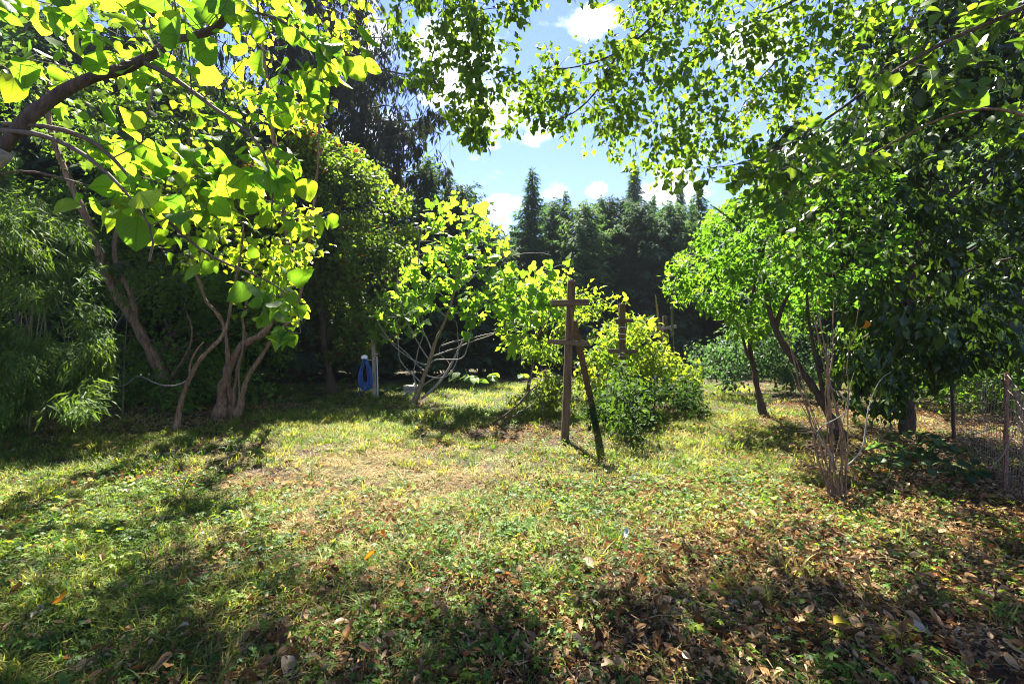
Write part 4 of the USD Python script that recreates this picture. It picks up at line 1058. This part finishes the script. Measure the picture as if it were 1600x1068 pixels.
# ------------------------------------------------------------------ bramble mound and its plants
BR = 'leaf_bramble'
bush('bramble_mound', 'sprawling mound of brambles climbing over the trellis posts', 'bramble', P(985, 625, 10.2)[:2], [(895, 560), (915, 520), (960, 505), (1005, 505), (1030, 525), (1062, 560), (1085, 610), (1080, 640), (1020, 660), (950, 655), (900, 640)], 9.3, 11.2, 230, 19, 0.11, L_KITE, BR, 41, rag=0.3, trunk_r=0.03, twig='cane', gaps=0.3, gscale=1.2, spread=0.09)
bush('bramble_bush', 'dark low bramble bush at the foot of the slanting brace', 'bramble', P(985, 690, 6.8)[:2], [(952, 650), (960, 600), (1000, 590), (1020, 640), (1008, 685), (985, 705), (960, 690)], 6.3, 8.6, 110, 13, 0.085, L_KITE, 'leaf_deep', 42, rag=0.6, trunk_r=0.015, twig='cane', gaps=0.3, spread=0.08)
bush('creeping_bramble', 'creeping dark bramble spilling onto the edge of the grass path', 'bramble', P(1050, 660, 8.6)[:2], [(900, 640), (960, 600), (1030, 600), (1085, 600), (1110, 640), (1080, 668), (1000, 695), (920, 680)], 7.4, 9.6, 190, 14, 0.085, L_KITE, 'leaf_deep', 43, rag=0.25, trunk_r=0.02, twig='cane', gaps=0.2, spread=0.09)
fb = bush('flowering_bush', 'low bush with faded flower heads beside the tall wooden post', 'bush', P(850, 650, 8.8)[:2], [(820, 640), (832, 590), (850, 575), (880, 590), (884, 660), (840, 672)], 8.2, 9.6, 55, 26, 0.085, L_KITE, 'leaf_olive', 44, trunk_r=0.02, twig='cane', gaps=0.2, spread=0.08)
v = bush('climbing_vine', 'yellow-green climbing vine on the wrapped post and its crossarms', 'vine', P(960, 652, 9.0)[:2], [(915, 550), (925, 515), (950, 498), (985, 492), (1008, 508), (1030, 535), (1010, 565), (950, 565)], 9.0, 10.4, 75, 7, 0.115, L_OVATE, 'leaf_apple', 45, rag=0.25, trunk_r=0.02, twig='cane', gaps=0.25, spread=0.07)
sp = np.array([P(966, 478, 9.1), P(960, 462, 9.1), P(975, 458, 9.15), P(982, 470, 9.2), P(958, 470, 9.0)])
obj('foliage', (lambda q, f: (q - v.base, f))(*leaves_mesh(L_HEART, np.repeat(sp, 3, 0) + rng.normal(0, 0.05, (15, 3)), rng.normal(0, 1, (15, 3)) * [1, 1, 0.5], np.array([0, 0, 1.0]) + rng.normal(0, 0.4, (15, 3)), np.full(15, 0.13))), 'leaf_lime', v.x, kind='stuff')
for px, py in ((845, 583), (852, 580), (868, 600), (860, 592)):
    mb = MB()
    c = P(px, py, 8.8)
    for k in range(14):
        a, rr = k * 2.4, 0.018 * math.sqrt(k)
        m = trimesh.creation.icosphere(0, 0.014)
        mb.add(m.vertices + c + [rr * math.cos(a), rr * math.sin(a), 0.02 - rr * 0.3], m.faces)
    mb.add(*tube([c - [0.02, 0, 0.4], c], 0.004, 4))
    q, f_ = mb.get()
    obj('flower_head', (q - fb.base, f_), 'flower_dry', fb.x)


def mullein(px, py0, py1, d, label, lean=0.0, fresh=True):
    b = onground(*P(px, py0, d)[:2])
    top = P(px + lean, py1, d)
    x = thing('seed_stalk', label, 'plant', b)
    p = spline([b, b * 0.5 + top * 0.5 + [0.03, 0, 0], top], 26)
    r = np.full(26, 0.012)
    obj('stem', tube(p - b, r, 6), 'cane', x, smooth=True)
    q = spline([b * 0.42 + top * 0.58, top], 24)
    obj('spike', tube(q - b, 0.030 + 0.012 * np.random.default_rng(int(px)).random(24) * np.tile([0.2, 1.6], 12) - np.linspace(0, 0.018, 24), 7), 'flower_dry' if not fresh else 'cane', x)
    rr = np.random.default_rng(int(px))
    m = 16
    u = rr.uniform(0.04, 0.5, m)
    a = rr.uniform(0, 2 * PI, m)
    leaf_parts(x, [blade_leaf(5, 0.17, 0.3, 0.9, ovate)], p[(u * 25).astype(int)] - b, np.c_[np.cos(a), np.sin(a), 0.7 - u], np.tile([0, 0, 1.0], (m, 1)), 0.42 - 0.4 * u, 'leaf_weed')


mullein(1052, 612, 448, 10.6, 'tall upright mullein stalk with broad leaves at its foot', -3)
mullein(1044, 610, 460, 11.4, 'tall mullein stalk tilting away from the upright one', -20, False)

# ------------------------------------------------------------------ hose post
def hose():
    B = P(586, 622, 12.2)
    b = onground(B[0], B[1])
    x = thing('wooden_stake', 'pale wooden stake with a water pipe and tap', 'post', b)
    H = hgt(519, 12.2)
    obj('stake', along(rbox(0.09, 0.09, H, 0.008, 3, 0.008, 6), np.zeros(3) - [0, 0, 0.05], np.array([-0.05, 0, H])), 'stake_wood', x)
    obj('pipe', tube(spline([(0.075, 0.0, -0.05), (0.07, 0, 0.5), (0.045, 0, 1.15)], 8), 0.016, 8), 'pipe_grey', x, smooth=True)
    tp = obj('tap', MB().add(*tube([(0.045, 0, 1.12), (0.045, -0.05, 1.14), (0.02, -0.12, 1.13), (0.0, -0.14, 1.08)], [0.018, 0.02, 0.016, 0.016], 8)), 'brass', x, smooth=True)
    obj('tap_handle', tube([(0.0, -0.06, 1.19), (0.09, -0.06, 1.19)], 0.011, 6), 'pipe_grey', x)
    obj('hook', tube(spline([(-0.08, -0.02, 1.02), (-0.20, -0.05, 1.03), (-0.27, -0.06, 1.06)], 7), 0.012, 6), 'pipe_grey', x)
    hb = b + np.array([-0.235, -0.05, 0])
    y = thing('garden_hose', 'blue garden hose hanging in long loops beside the pale wooden stake', 'hose', hb)
    r = np.random.default_rng(4)
    for k in range(11):
        w, zb, off = r.uniform(0.06, 0.16), r.uniform(0.06, 0.4), r.normal(0, 0.03)
        th = np.linspace(0, 2 * PI, 25)
        zt = 1.05 + 0.02 * r.normal()
        cz, hz = (zt + zb) / 2, (zt - zb) / 2
        sx = np.sin(th) * w * (1 - 0.45 * np.cos(th)) + off * (1 - np.cos(th)) * 0.7
        q = np.c_[sx, 0.03 * np.sin(th * 2 + k) + r.normal(0, 0.035), cz + hz * np.cos(th)]
        obj('hose_loop', tube(q, 0.0125, 7, cap=False), 'hose_blue', y, smooth=True)
    obj('hose_tail', tube(spline([(-0.12, 0, 0.6), (-0.15, -0.03, 0.3), (-0.16, -0.05, 0.02)], 10), 0.012, 7), 'hose_blue', y, smooth=True)
    c = trimesh.creation.icosphere(2, 0.085)
    c.apply_scale([1.0, 0.8, 0.75])
    obj('holder_cap', (c.vertices + [-0.02, -0.05, 1.10], c.faces), 'hose_cap', y, smooth=True)


hose()


def block(px, py, d, sx, sy, sz, label, seed):
    b = onground(*P(px, py, d)[:2])
    x = thing('stone_block', label, 'stone', b)
    for nm, z0, hh, gr in (('base_stone', -0.03, sz * 0.72, 1.0), ('cap_stone', sz * 0.66, sz * 0.34, 1.06)):
        m = trimesh.creation.box([sx * gr, sy * gr, hh])
        for _ in range(3):
            m = m.subdivide()
        vv = m.vertices + [0, 0, z0 + hh / 2]
        n = (np.stack([meshkit.noise(vv * 9, seed + k) for k in range(3)], -1) - 0.5) * 0.035
        obj(nm, (vv + n, m.faces), 'stone', x)
    obj('loose_stone', (lambda m: (m.vertices * [1, 0.8, 0.7] + [0.05, 0, sz + 0.03] + (np.stack([meshkit.noise(m.vertices * 25, seed + k) for k in range(3)], -1) - 0.5) * 0.02, m.faces))(trimesh.creation.icosphere(2, 0.045)), 'stone', x)


block(645, 617, 12.7, 0.42, 0.34, 0.27, 'squat weathered stone block on the lawn behind the fig trunk', 5)

# ------------------------------------------------------------------ wire fence
def fence():
    A, Bq, C = P(1491, 690, 7.1), P(1571, 775, 4.43), P(1640, 830, 3.55)
    b = onground(Bq[0], Bq[1])
    x = thing('wire_fence', 'sagging rusty wire mesh fence on a ribbed steel post', 'fence', b)
    z = np.linspace(-0.05, 1.16, 90)
    obj('steel_post', tube(np.c_[0.012 * z, 0 * z, z], 0.017 + 0.004 * (np.arange(90) % 3 == 0), 8), 'rust', x)
    obj('far_stake', tube([P(1491, 690, 7.1) - b - [0, 0, 0.1], P(1487, 590, 7.1) - b], 0.025, 6), 'bark_dark', x)
    tops = [1.02, 1.14, 1.02]
    P3 = [onground(*q[:2]) for q in (A, Bq, C)]
    r = np.random.default_rng(3)

    def at_(s, hfrac, sag):
        i, u = (0, s) if s < 1 else (1, s - 1)
        q = P3[i] * (1 - u) + P3[i + 1] * u
        top = tops[i] * (1 - u) + tops[i + 1] * u
        return q + np.array([0.02 * math.sin(s * 9 + hfrac * 5), 0.02 * math.cos(s * 7), 0.02 + top * hfrac - sag * math.sin(PI * u) * 0.12]) - b

    for k in range(10):
        hf = (k / 9) ** 1.15
        obj('horizontal_wire', tube([at_(s, hf, 0.4 + hf * 0.5) for s in np.linspace(0, 1.9, 34)], 0.0040, 5), 'wire', x)
    for s in np.linspace(0.05, 1.88, 44):
        obj('vertical_wire', tube([at_(s + 0.006 * math.sin(h * 9), h, 0.4 + h * 0.5) for h in np.linspace(0, 1, 7)], 0.0030, 4), 'wire', x)


fence()

# sticks: leaning cane on the fence, brush by the posts, twigs on the ground
def stick(pts, r0, r1, mat, label, forks=0, seed=0, name='stick'):
    r = np.random.default_rng(seed)
    mb = MB()
    p = spline(pts, 14)
    p[1:-1] += r.normal(0, 0.012, (12, 3))
    mb.add(*tube(p, np.linspace(r0, r1, 14), 6))
    for _ in range(forks):
        k = r.integers(4, 12)
        e = p[k] + unit(p[-1] - p[0]) * r.uniform(0.15, 0.5) + r.normal(0, 0.13, 3) + [0, 0, 0.08]
        mb.add(*tube(spline([p[k], (p[k] + e) / 2 + r.normal(0, 0.03, 3), e], 6), np.linspace(r0 * 0.5, r1 * 0.6, 6), 5))
    tag(obj(name, mb, mat, smooth=True), label, 'stick')


stick([P(1547, 732, 4.5), P(1588, 672, 4.3), P(1604, 610, 4.2)], 0.006, 0.003, 'bark_grey', 'thin pale cane leaning against the wire fence')
stick([P(760, 668, 8.0), P(800, 640, 8.1), P(830, 610, 8.3), P(852, 590, 8.6)], 0.022, 0.007, 'bark_dark', 'dark forked dead branch leaning up from the lawn towards the low bush', 7, 1, 'dead_branch')
stick([P(800, 650, 8.0), P(830, 632, 8.3), P(845, 612, 8.6), P(850, 596, 8.8)], 0.008, 0.003, 'bark_grey', 'thin pale twig arching over the dark dead branch', 3, 2)
stick([P(830, 676, 7.7) + [0, 0, .05], P(862, 664, 7.8), P(880, 658, 7.9)], 0.008, 0.004, 'bark_grey', 'short pale stick lying beside the foot of the tall wooden post', 1, 3)
stick([P(1440, 912, 2.85) + [0, 0, .03], P(1490, 905, 2.9) + [0, 0, .05], P(1530, 898, 2.95) + [0, 0, .05], P(1545, 880, 3.05) + [0, 0, .02]], 0.014, 0.006, 'bark_brown', 'crooked brown stick lying in dry leaves below the wire fence', 2, 4)
stick([P(1480, 690, 6.5), P(1550, 668, 5.6), P(1590, 655, 5.2)], 0.008, 0.004, 'bark_grey', 'pale fallen twig propped behind the wire fence', 2, 5)
stick([P(1220, 880, 3.1) + [0, 0, .03], P(1235, 930, 2.7) + [0, 0, .04], P(1275, 985, 2.4) + [0, 0, .03]], 0.006, 0.003, 'bark_grey', 'thin curved twig on dry leaves in front of the shrub', 1, 6)

# broad-leaved weeds by the fence
def weed_clump(px, py, d, label, n, ls, spread, mat, seed, height=0.3):
    b = onground(*P(px, py, d)[:2])
    x = thing('broadleaf_weed', label, 'plant', b)
    r = np.random.default_rng(seed)
    mb = MB()
    pos, dirs = [], []
    for _ in range(n):
        a = r.uniform(0, 2 * PI)
        e = np.array([r.normal(0, spread), r.normal(0, spread * 0.8), height * r.uniform(0.4, 1.0)])
        mb.add(*tube(spline([e * [0.6, 0.6, 0], e * [0.85, 0.85, 0.6], e], 5), 0.003, 4, cap=False))
        for _ in range(3):
            pos.append(e + r.normal(0, 0.03, 3)), dirs.append([math.cos(a + r.normal(0, 1.2)), math.sin(a + r.normal(0, 1.2)), -0.15])
    obj('stems', mb, 'cane', x, kind='stuff')
    pos, dirs = np.array(pos), np.array(dirs)
    leaf_parts(x, [blade_leaf(5, 0.3, 0.25, d, ovate) for d in (0.3, 0.8)], pos, dirs, np.array([0, 0, 1.0]) + r.normal(0, 0.35, (len(pos), 3)), ls * np.exp(r.normal(0, 0.25, len(pos))), mat, seed)


weed_clump(1440, 745, 5.2, 'clump of broad grey-green weed leaves in front of the wire fence', 20, 0.15, 0.28, 'leaf_grey', 1, 0.42)
weed_clump(1500, 760, 4.75, 'low broad-leaved weed at the foot of the ribbed steel post', 13, 0.12, 0.18, 'leaf_grey', 2, 0.25)
weed_clump(1390, 760, 4.9, 'small broad-leaved weed beside the many-stemmed shrub', 9, 0.10, 0.15, 'leaf_grey', 3, 0.2)
weed_clump(745, 598, 14.0, 'leafy clump in the shade behind the fig tree', 16, 0.30, 0.5, 'leaf_shade', 4, 0.6)
weed_clump(606, 616, 12.4, 'small pale weed between the hose and the stone block', 6, 0.16, 0.12, 'leaf_grey', 5, 0.3)
weed_clump(450, 600, 15.5, 'weeds under the dark hedge near the crooked limb', 12, 0.25, 0.6, 'leaf_shade', 6, 0.4)
weed_clump(295, 652, 9.4, 'small pale weed between the slender stem and the many-trunked tree', 6, 0.15, 0.18, 'leaf_weed', 7, 0.25)

# ------------------------------------------------------------------ ground cover
def scatter(name, label, protos, mat_of, pts, ids, rz, sc, tilt=None):
    """One PointInstancer of ground cover; protos: list of (name, (v, f), material, smooth)."""
    pi = UsdGeom.PointInstancer.Define(stage, '/World/' + name)
    paths = []
    for k, (nm, vf, mat, sm) in enumerate(protos):
        usdkit.mesh(stage, f'/World/{name}/{nm}_{k:03d}' if k else f'/World/{name}/{nm}', vf, '/World/Looks/' + mat, smooth=sm)
        paths.append(Sdf.Path(f'/World/{name}/{nm}_{k:03d}' if k else f'/World/{name}/{nm}'))
    pi.CreatePrototypesRel().SetTargets(paths)
    pi.CreateProtoIndicesAttr(Vt.IntArray.FromNumpy(np.asarray(ids, np.int32)))
    pi.CreatePositionsAttr(Vt.Vec3fArray.FromNumpy(np.asarray(pts, np.float32)))
    half = np.asarray(rz) / 2
    t = np.zeros((len(pts), 2)) if tilt is None else tilt / 2
    qz = np.c_[np.cos(half), 0 * half, 0 * half, np.sin(half)]
    qx = np.c_[np.cos(t[:, 0]), np.sin(t[:, 0]), np.sin(t[:, 1]), 0 * half]
    qx /= np.linalg.norm(qx, axis=1, keepdims=True)
    w1, x1, y1, z1 = qx.T
    w2, x2, y2, z2 = qz.T
    q = np.c_[w1 * w2 - x1 * x2 - y1 * y2 - z1 * z2, w1 * x2 + x1 * w2 + y1 * z2 - z1 * y2, w1 * y2 - x1 * z2 + y1 * w2 + z1 * x2, w1 * z2 + x1 * y2 - y1 * x2 + z1 * w2]
    pi.CreateOrientationsAttr(Vt.QuathArray([Gf.Quath(float(a), float(b_), float(c), float(d_)) for a, b_, c, d_ in q]))
    pi.CreateScalesAttr(Vt.Vec3fArray.FromNumpy(np.repeat(np.asarray(sc, np.float32)[:, None], 3, 1)))
    tag(pi, label, kind='stuff')


def field(n, d0, d1, power=1.0):
    """n random places on the ground in front of the camera, evenly per area when power = 1."""
    u = rng.random(n)
    y = np.sqrt(d0 ** 2 + u ** power * (d1 ** 2 - d0 ** 2))
    x = rng.uniform(-1.34, 1.34, n) * (y + 0.3)
    return x, y


def tuft(n, rad, h, seed, bend=0.6, w=0.004):
    r = np.random.default_rng(seed)
    mb = MB()
    for _ in range(n):
        a, rr = r.uniform(0, 2 * PI), rad * math.sqrt(r.random())
        p0 = np.array([rr * math.cos(a), rr * math.sin(a), -0.01])
        o = np.array([math.cos(a + r.normal(0, 1)), math.sin(a + r.normal(0, 1)), 0])
        L, b = h * r.uniform(0.45, 1.15), bend * r.uniform(0.4, 1.5)
        s = np.array([0, 0.4, 0.75, 1.0])
        c = p0 + o * (L * b * s ** 2)[:, None] + np.array([0, 0, 1.0]) * (L * (s - 0.45 * b * s ** 2))[:, None]
        sd = np.cross(o, [0, 0, 1.0]) * w * r.uniform(0.6, 1.3)
        wd = np.array([1.0, 0.9, 0.6])[:, None]
        v = np.vstack([c[:3] - sd * wd, c[:3] + sd * wd, c[3:]])
        mb.add(v, np.array([(0, 3, 4), (0, 4, 1), (1, 4, 5), (1, 5, 2), (2, 5, 6)]))
    return mb.get()


def grass():
    protos = [('tuft', tuft(30, 0.085, 0.10, k, 0.8, 0.0030), 'grass_blade', False) for k in range(5)] + [('straw_tuft', tuft(32, 0.11, 0.075, 20 + k, 1.3, 0.0024), 'straw_blade', False) for k in range(3)]
    X, Y = [], []
    for n, a, b in ((10500, 1.1, 4.5), (17000, 4.5, 9.5), (12500, 9.5, 17.5)):
        x, y = field(n, a, b)
        X.append(x), Y.append(y)
    x, y = np.concatenate(X), np.concatenate(Y)
    li, st, we, gr = zones(x, y)
    k = rng.random(len(x)) < gr * 0.72 * np.clip(0.35 + 1.5 * (nz(x, y, 2.6, 21) - 0.25), 0.25, 1)
    x, y, st, gr = x[k], y[k], st[k], gr[k]
    dry = rng.random(len(x)) < st * 0.9 + 0.06
    ids = np.where(dry, 5 + rng.integers(0, 3, len(x)), rng.integers(0, 5, len(x)))
    lush = 1 + 0.9 * (y > 8.5) * nz(x, y, 0.8, 12) + 0.25 * (y > 5)
    scatter('grass', 'short patchy lawn grass, green in places and straw-dry in others', protos, None, np.c_[x, y, gh(x, y)], ids, rng.uniform(0, 2 * PI, len(x)), rng.uniform(0.65, 1.25, len(x)) * lush)
    # longer single clumps in the foreground
    x, y = field(420, 1.5, 8.0)
    scatter('long_grass', 'longer grass clumps standing out of the short lawn', [('clump', tuft(22, 0.05, 0.17, 60 + k, 0.8, 0.0030), 'grass_blade', False) for k in range(3)], None, np.c_[x, y, gh(x, y)], rng.integers(0, 3, len(x)), rng.uniform(0, 2 * PI, len(x)), rng.uniform(0.6, 1.2, len(x)))


def weeds():
    protos = []
    for k in range(5):
        r = np.random.default_rng(70 + k)
        mb = MB()
        m = 8
        a = r.uniform(0, 2 * PI, m)
        rr = r.uniform(0.02, 0.10, m)
        pos = np.c_[rr * np.cos(a), rr * np.sin(a), r.uniform(0.03, 0.095, m)]
        mb.add(*leaves_mesh(L_WEED, pos, np.c_[np.cos(a), np.sin(a), 0 * a - 0.1], np.c_[r.normal(0, 0.45, (m, 2)), np.ones(m)], r.uniform(0.026, 0.056, m)))
        for q in pos:
            mb.add(*tube([q * [0.2, 0.2, 0], q], 0.0012, 3, cap=False))
        protos.append(('weed', mb.get(), 'leaf_weed', False))
    X, Y = [], []
    for n, a, b in ((7800, 1.1, 5.0), (7500, 5.0, 10.0), (2700, 10, 16)):
        x, y = field(n, a, b)
        X.append(x), Y.append(y)
    x, y = np.concatenate(X), np.concatenate(Y)
    we = zones(x, y)[2]
    k = rng.random(len(x)) < we * 0.7
    x, y = x[k], y[k]
    scatter('ground_weeds', 'low ground weeds with small lobed green leaves', protos, None, np.c_[x, y, gh(x, y)], rng.integers(0, 5, len(x)), rng.uniform(0, 2 * PI, len(x)), rng.uniform(0.6, 1.15, len(x)))


DRY = [blade_leaf(9, w, f, d, ovate, p, c) for w, f, d, p, c in ((0.22, 1.2, 0.6, 0.014, 1.0), (0.24, 0.9, -0.7, 0.016, -0.9), (0.20, 1.8, 0.4, 0.012, 0.8), (0.26, 0.6, 1.2, 0.016, 1.6), (0.17, 2.4, -0.4, 0.010, -0.8), (0.30, 0.6, 0.3, 0.014, 0.5))]
DRY_LOW = [blade_leaf(4, w, f, d, ovate, p) for w, f, d, p in ((0.24, 1.1, 1.6, 0.01), (0.26, 0.7, -1.4, 0.012), (0.18, 1.8, 0.9, 0.01), (0.15, 2.4, -0.9, 0.0), (0.10, 1.0, 2.2, 0.0))]


def litter():
    protos = []
    for k in range(6):
        r = np.random.default_rng(90 + k)
        m = 9
        pos = np.c_[r.normal(0, 0.07, (m, 2)), r.uniform(0.004, 0.045, m)]
        a = r.uniform(0, 2 * PI, m)
        protos.append(('litter', leaves_mesh(DRY_LOW, pos, np.c_[np.cos(a), np.sin(a), r.normal(0, 0.35, m)], np.c_[r.normal(0, 0.9, (m, 2)), np.ones(m)], r.uniform(0.016, 0.06, m), seed=k), ['dry_leaf', 'dry_leaf', 'dry_leaf', 'dry_leaf', 'dry_pale', 'dry_red'][k], False))
    for k in range(2):
        r = np.random.default_rng(190 + k)
        mb = MB()
        for _ in range(9):
            c = np.r_[r.normal(0, 0.09, 2), r.uniform(0.004, 0.03)]
            a, L = r.uniform(0, PI), r.uniform(0.04, 0.14)
            o = np.array([math.cos(a), math.sin(a), r.normal(0, 0.15)]) * L / 2
            mb.add(*tube([c - o, c + r.normal(0, 0.006, 3), c + o], [0.0018, 0.0016, 0.001], 3, cap=False))
        protos.append(('debris', mb.get(), ['straw_blade', 'dry_leaf'][k], False))
    X, Y = [], []
    for n, a, b in ((13000, 1.1, 5.0), (14000, 5.0, 11.0), (6600, 11, 22)):
        x, y = field(n, a, b)
        X.append(x), Y.append(y)
    x, y = np.concatenate(X), np.concatenate(Y)
    li = zones(x, y)[0]
    k = rng.random(len(x)) < li * 0.85 + 0.05
    x, y = x[k], y[k]
    ids = rng.choice(8, len(x), p=[0.19, 0.19, 0.18, 0.14, 0.09, 0.03, 0.09, 0.09])
    scatter('leaf_litter', 'dry brown leaf litter strewn over the ground', protos, None, np.c_[x, y, gh(x, y) + 0.006], ids, rng.uniform(0, 2 * PI, len(x)), rng.uniform(0.7, 1.4, len(x)))


grass(), weeds(), litter()


# fallen leaves that can be told apart
def fallen(px, py, size, mat, label, rz, shape=0, tilt=(0.0, 0.0), group=None, lift=0.035):
    d = EYE * F / (py - HZ)
    x, y = (px - 800) / F * d, d
    b = onground(x, y) + [0, 0, lift]
    dr = np.array([[math.cos(rz), math.sin(rz), tilt[0]]])
    up = np.array([[tilt[1], 0.2 * math.sin(rz), 1.0]])
    v, f = leaves_mesh([DRY[shape]], np.zeros((1, 3)) - dr * size / 2, dr, up, np.array([size]))
    m = usdkit.mesh(stage, numbered('/World', 'fallen_leaf'), (v, f), '/World/Looks/' + mat, smooth=True)
    m.AddTranslateOp().Set(Gf.Vec3d(*map(float, b)))
    tag(m, label, 'leaf', group)


for a in ((1320, 998, 0.13, 'yellow_leaf', 'flat yellow fallen leaf near the bottom edge, wider of the two yellow ones', 0.1, 5), (1385, 1018, 0.11, 'yellow_leaf', 'upright greenish-yellow fallen leaf next to the wider yellow one', 1.4, 3),
          (782, 896, 0.10, 'silver_leaf', 'pale silvery-blue fallen leaf in the dark weeds', 0.6, 5), (921, 886, 0.13, 'dry_pale', 'cream fallen leaf standing out on the shaded litter', -0.7, 5), (955, 1054, 0.11, 'dry_pale', 'pale green-grey fallen leaf at the bottom edge', 0.3, 5),
          (982, 846, 0.10, 'silver_leaf', 'whitish fallen leaf on edge in sunlit grass', 0.9, 1), (1378, 752, 0.14, 'orange_leaf', 'orange-yellow fallen leaf beside the broad weeds', 0.3, 5), (600, 832, 0.12, 'orange_leaf', 'small orange fallen leaf on dry sunlit grass', -0.4, 0),
          (608, 822, 0.12, 'dry_red', 'rust-red curled leaf touching the small orange one', 0.9, 1), (580, 882, 0.10, 'orange_leaf', 'orange leaf half hidden in yellow-green weeds', 0.2, 4), (98, 950, 0.10, 'orange_leaf', 'bright orange-red fallen leaf in the shaded foliage by the bamboo side', 0.2, 1),
          (480, 832, 0.13, 'dry_red', 'red-brown leaf on the straw-coloured grass', 0.1, 0), (552, 1000, 0.13, 'dry_red', 'dark red curled leaf near the bottom of the sunny patch', 0.8, 1), (836, 1032, 0.11, 'dry_red', 'red curled leaf in the dark litter at the bottom', 0.5, 0),
          (1350, 985, 0.11, 'dry_red', 'bright red leaf just above the two yellow leaves', 0.9, 2), (1440, 1010, 0.15, 'dry_pale', 'large pale crumpled leaf beside the greenish-yellow one', -0.3, 5), (1188, 1014, 0.13, 'dry_pale', 'ribbed tan leaf curled like a shell', 0.5, 0), (538, 975, 0.12, 'dry_pale', 'light grey fallen leaf on sunlit weeds', 0.6, 5),
          (1540, 795, 0.12, 'dry_red', 'orange-red leaf at the foot of the fence', 0.2, 1)):
    fallen(a[0], a[1], a[2] * 0.95, *a[3:5], a[5], a[6], tilt=(0.1, -0.35), lift=0.055)
r_ = np.random.default_rng(77)
cnt = 0
while cnt < 250:
    px, py = r_.uniform(10, 1590), HZ + 534 * r_.uniform(0.40, 1.0)
    d = EYE * F / (py - HZ)
    li = float(zones(np.array([(px - 800) / F * d]), np.array([d]))[0][0])
    if r_.random() > li * 0.9 + 0.10:
        continue
    kind = 'dry_leaf' if cnt % 2 else ['dry_leaf', 'dry_leaf', 'dry_leaf', 'dry_red', 'dry_pale'][r_.integers(5)]
    word = {'dry_leaf': 'brown', 'dry_red': 'russet', 'dry_pale': 'straw-pale'}[kind]
    fallen(px, py, r_.uniform(0.05, 0.12), kind, f'curled dry {word} leaf, one of many strewn over the lawn', r_.uniform(0, 6.3), int(r_.integers(6)), (r_.normal(0, 0.25), r_.normal(0, 0.8)), f'curled {word} leaves strewn over the lawn')
    cnt += 1


# ------------------------------------------------------------------ the wood behind the boundary, one dark mass
def wood():
    r = np.random.default_rng(31)
    n = 60000
    t = r.random(n)
    ang = (t - 0.5) * math.radians(190)
    rad = 33 + r.normal(0, 1.6, n) + 3 * np.sin(ang * 7)
    x, y = rad * np.sin(ang) * 1.05, rad * np.cos(ang)
    top = 6.2 + 2.2 * np.sin(ang * 11) + 1.5 * np.sin(ang * 29 + 1) + 0.8 * np.sin(ang * 67)
    z = top * (1 - r.random(n) ** 1.6) + 0.1
    a = r.uniform(0, 2 * PI, n)
    v, f = leaves_mesh(L_DIA, np.c_[x, y, z], np.c_[np.cos(a), np.sin(a), r.normal(-0.3, 0.4, n)], np.c_[r.normal(0, 0.5, n), r.normal(-0.5, 0.5, n), np.ones(n)], r.uniform(0.5, 1.1, n))
    tag(obj('far_wood', (v, f), 'needle_dark'), 'dark wood closing off the view behind the conifers', kind='stuff')


wood()


def haze():
    usdkit.material(stage, '/World/Looks/haze', {'v': ('principled_volume', dict(color=(0.80, 0.90, 1.0), density=HAZE, anisotropy=0.3))}, volume='v.volume')
    m = trimesh.creation.box([610, 610, 27])
    m.apply_translation([0, 0, 12.3])
    tag(usdkit.mesh(stage, '/World/haze', m, '/World/Looks/haze'), 'thin summer haze in the garden air', kind='stuff')


HAZE = 0.00022
haze()
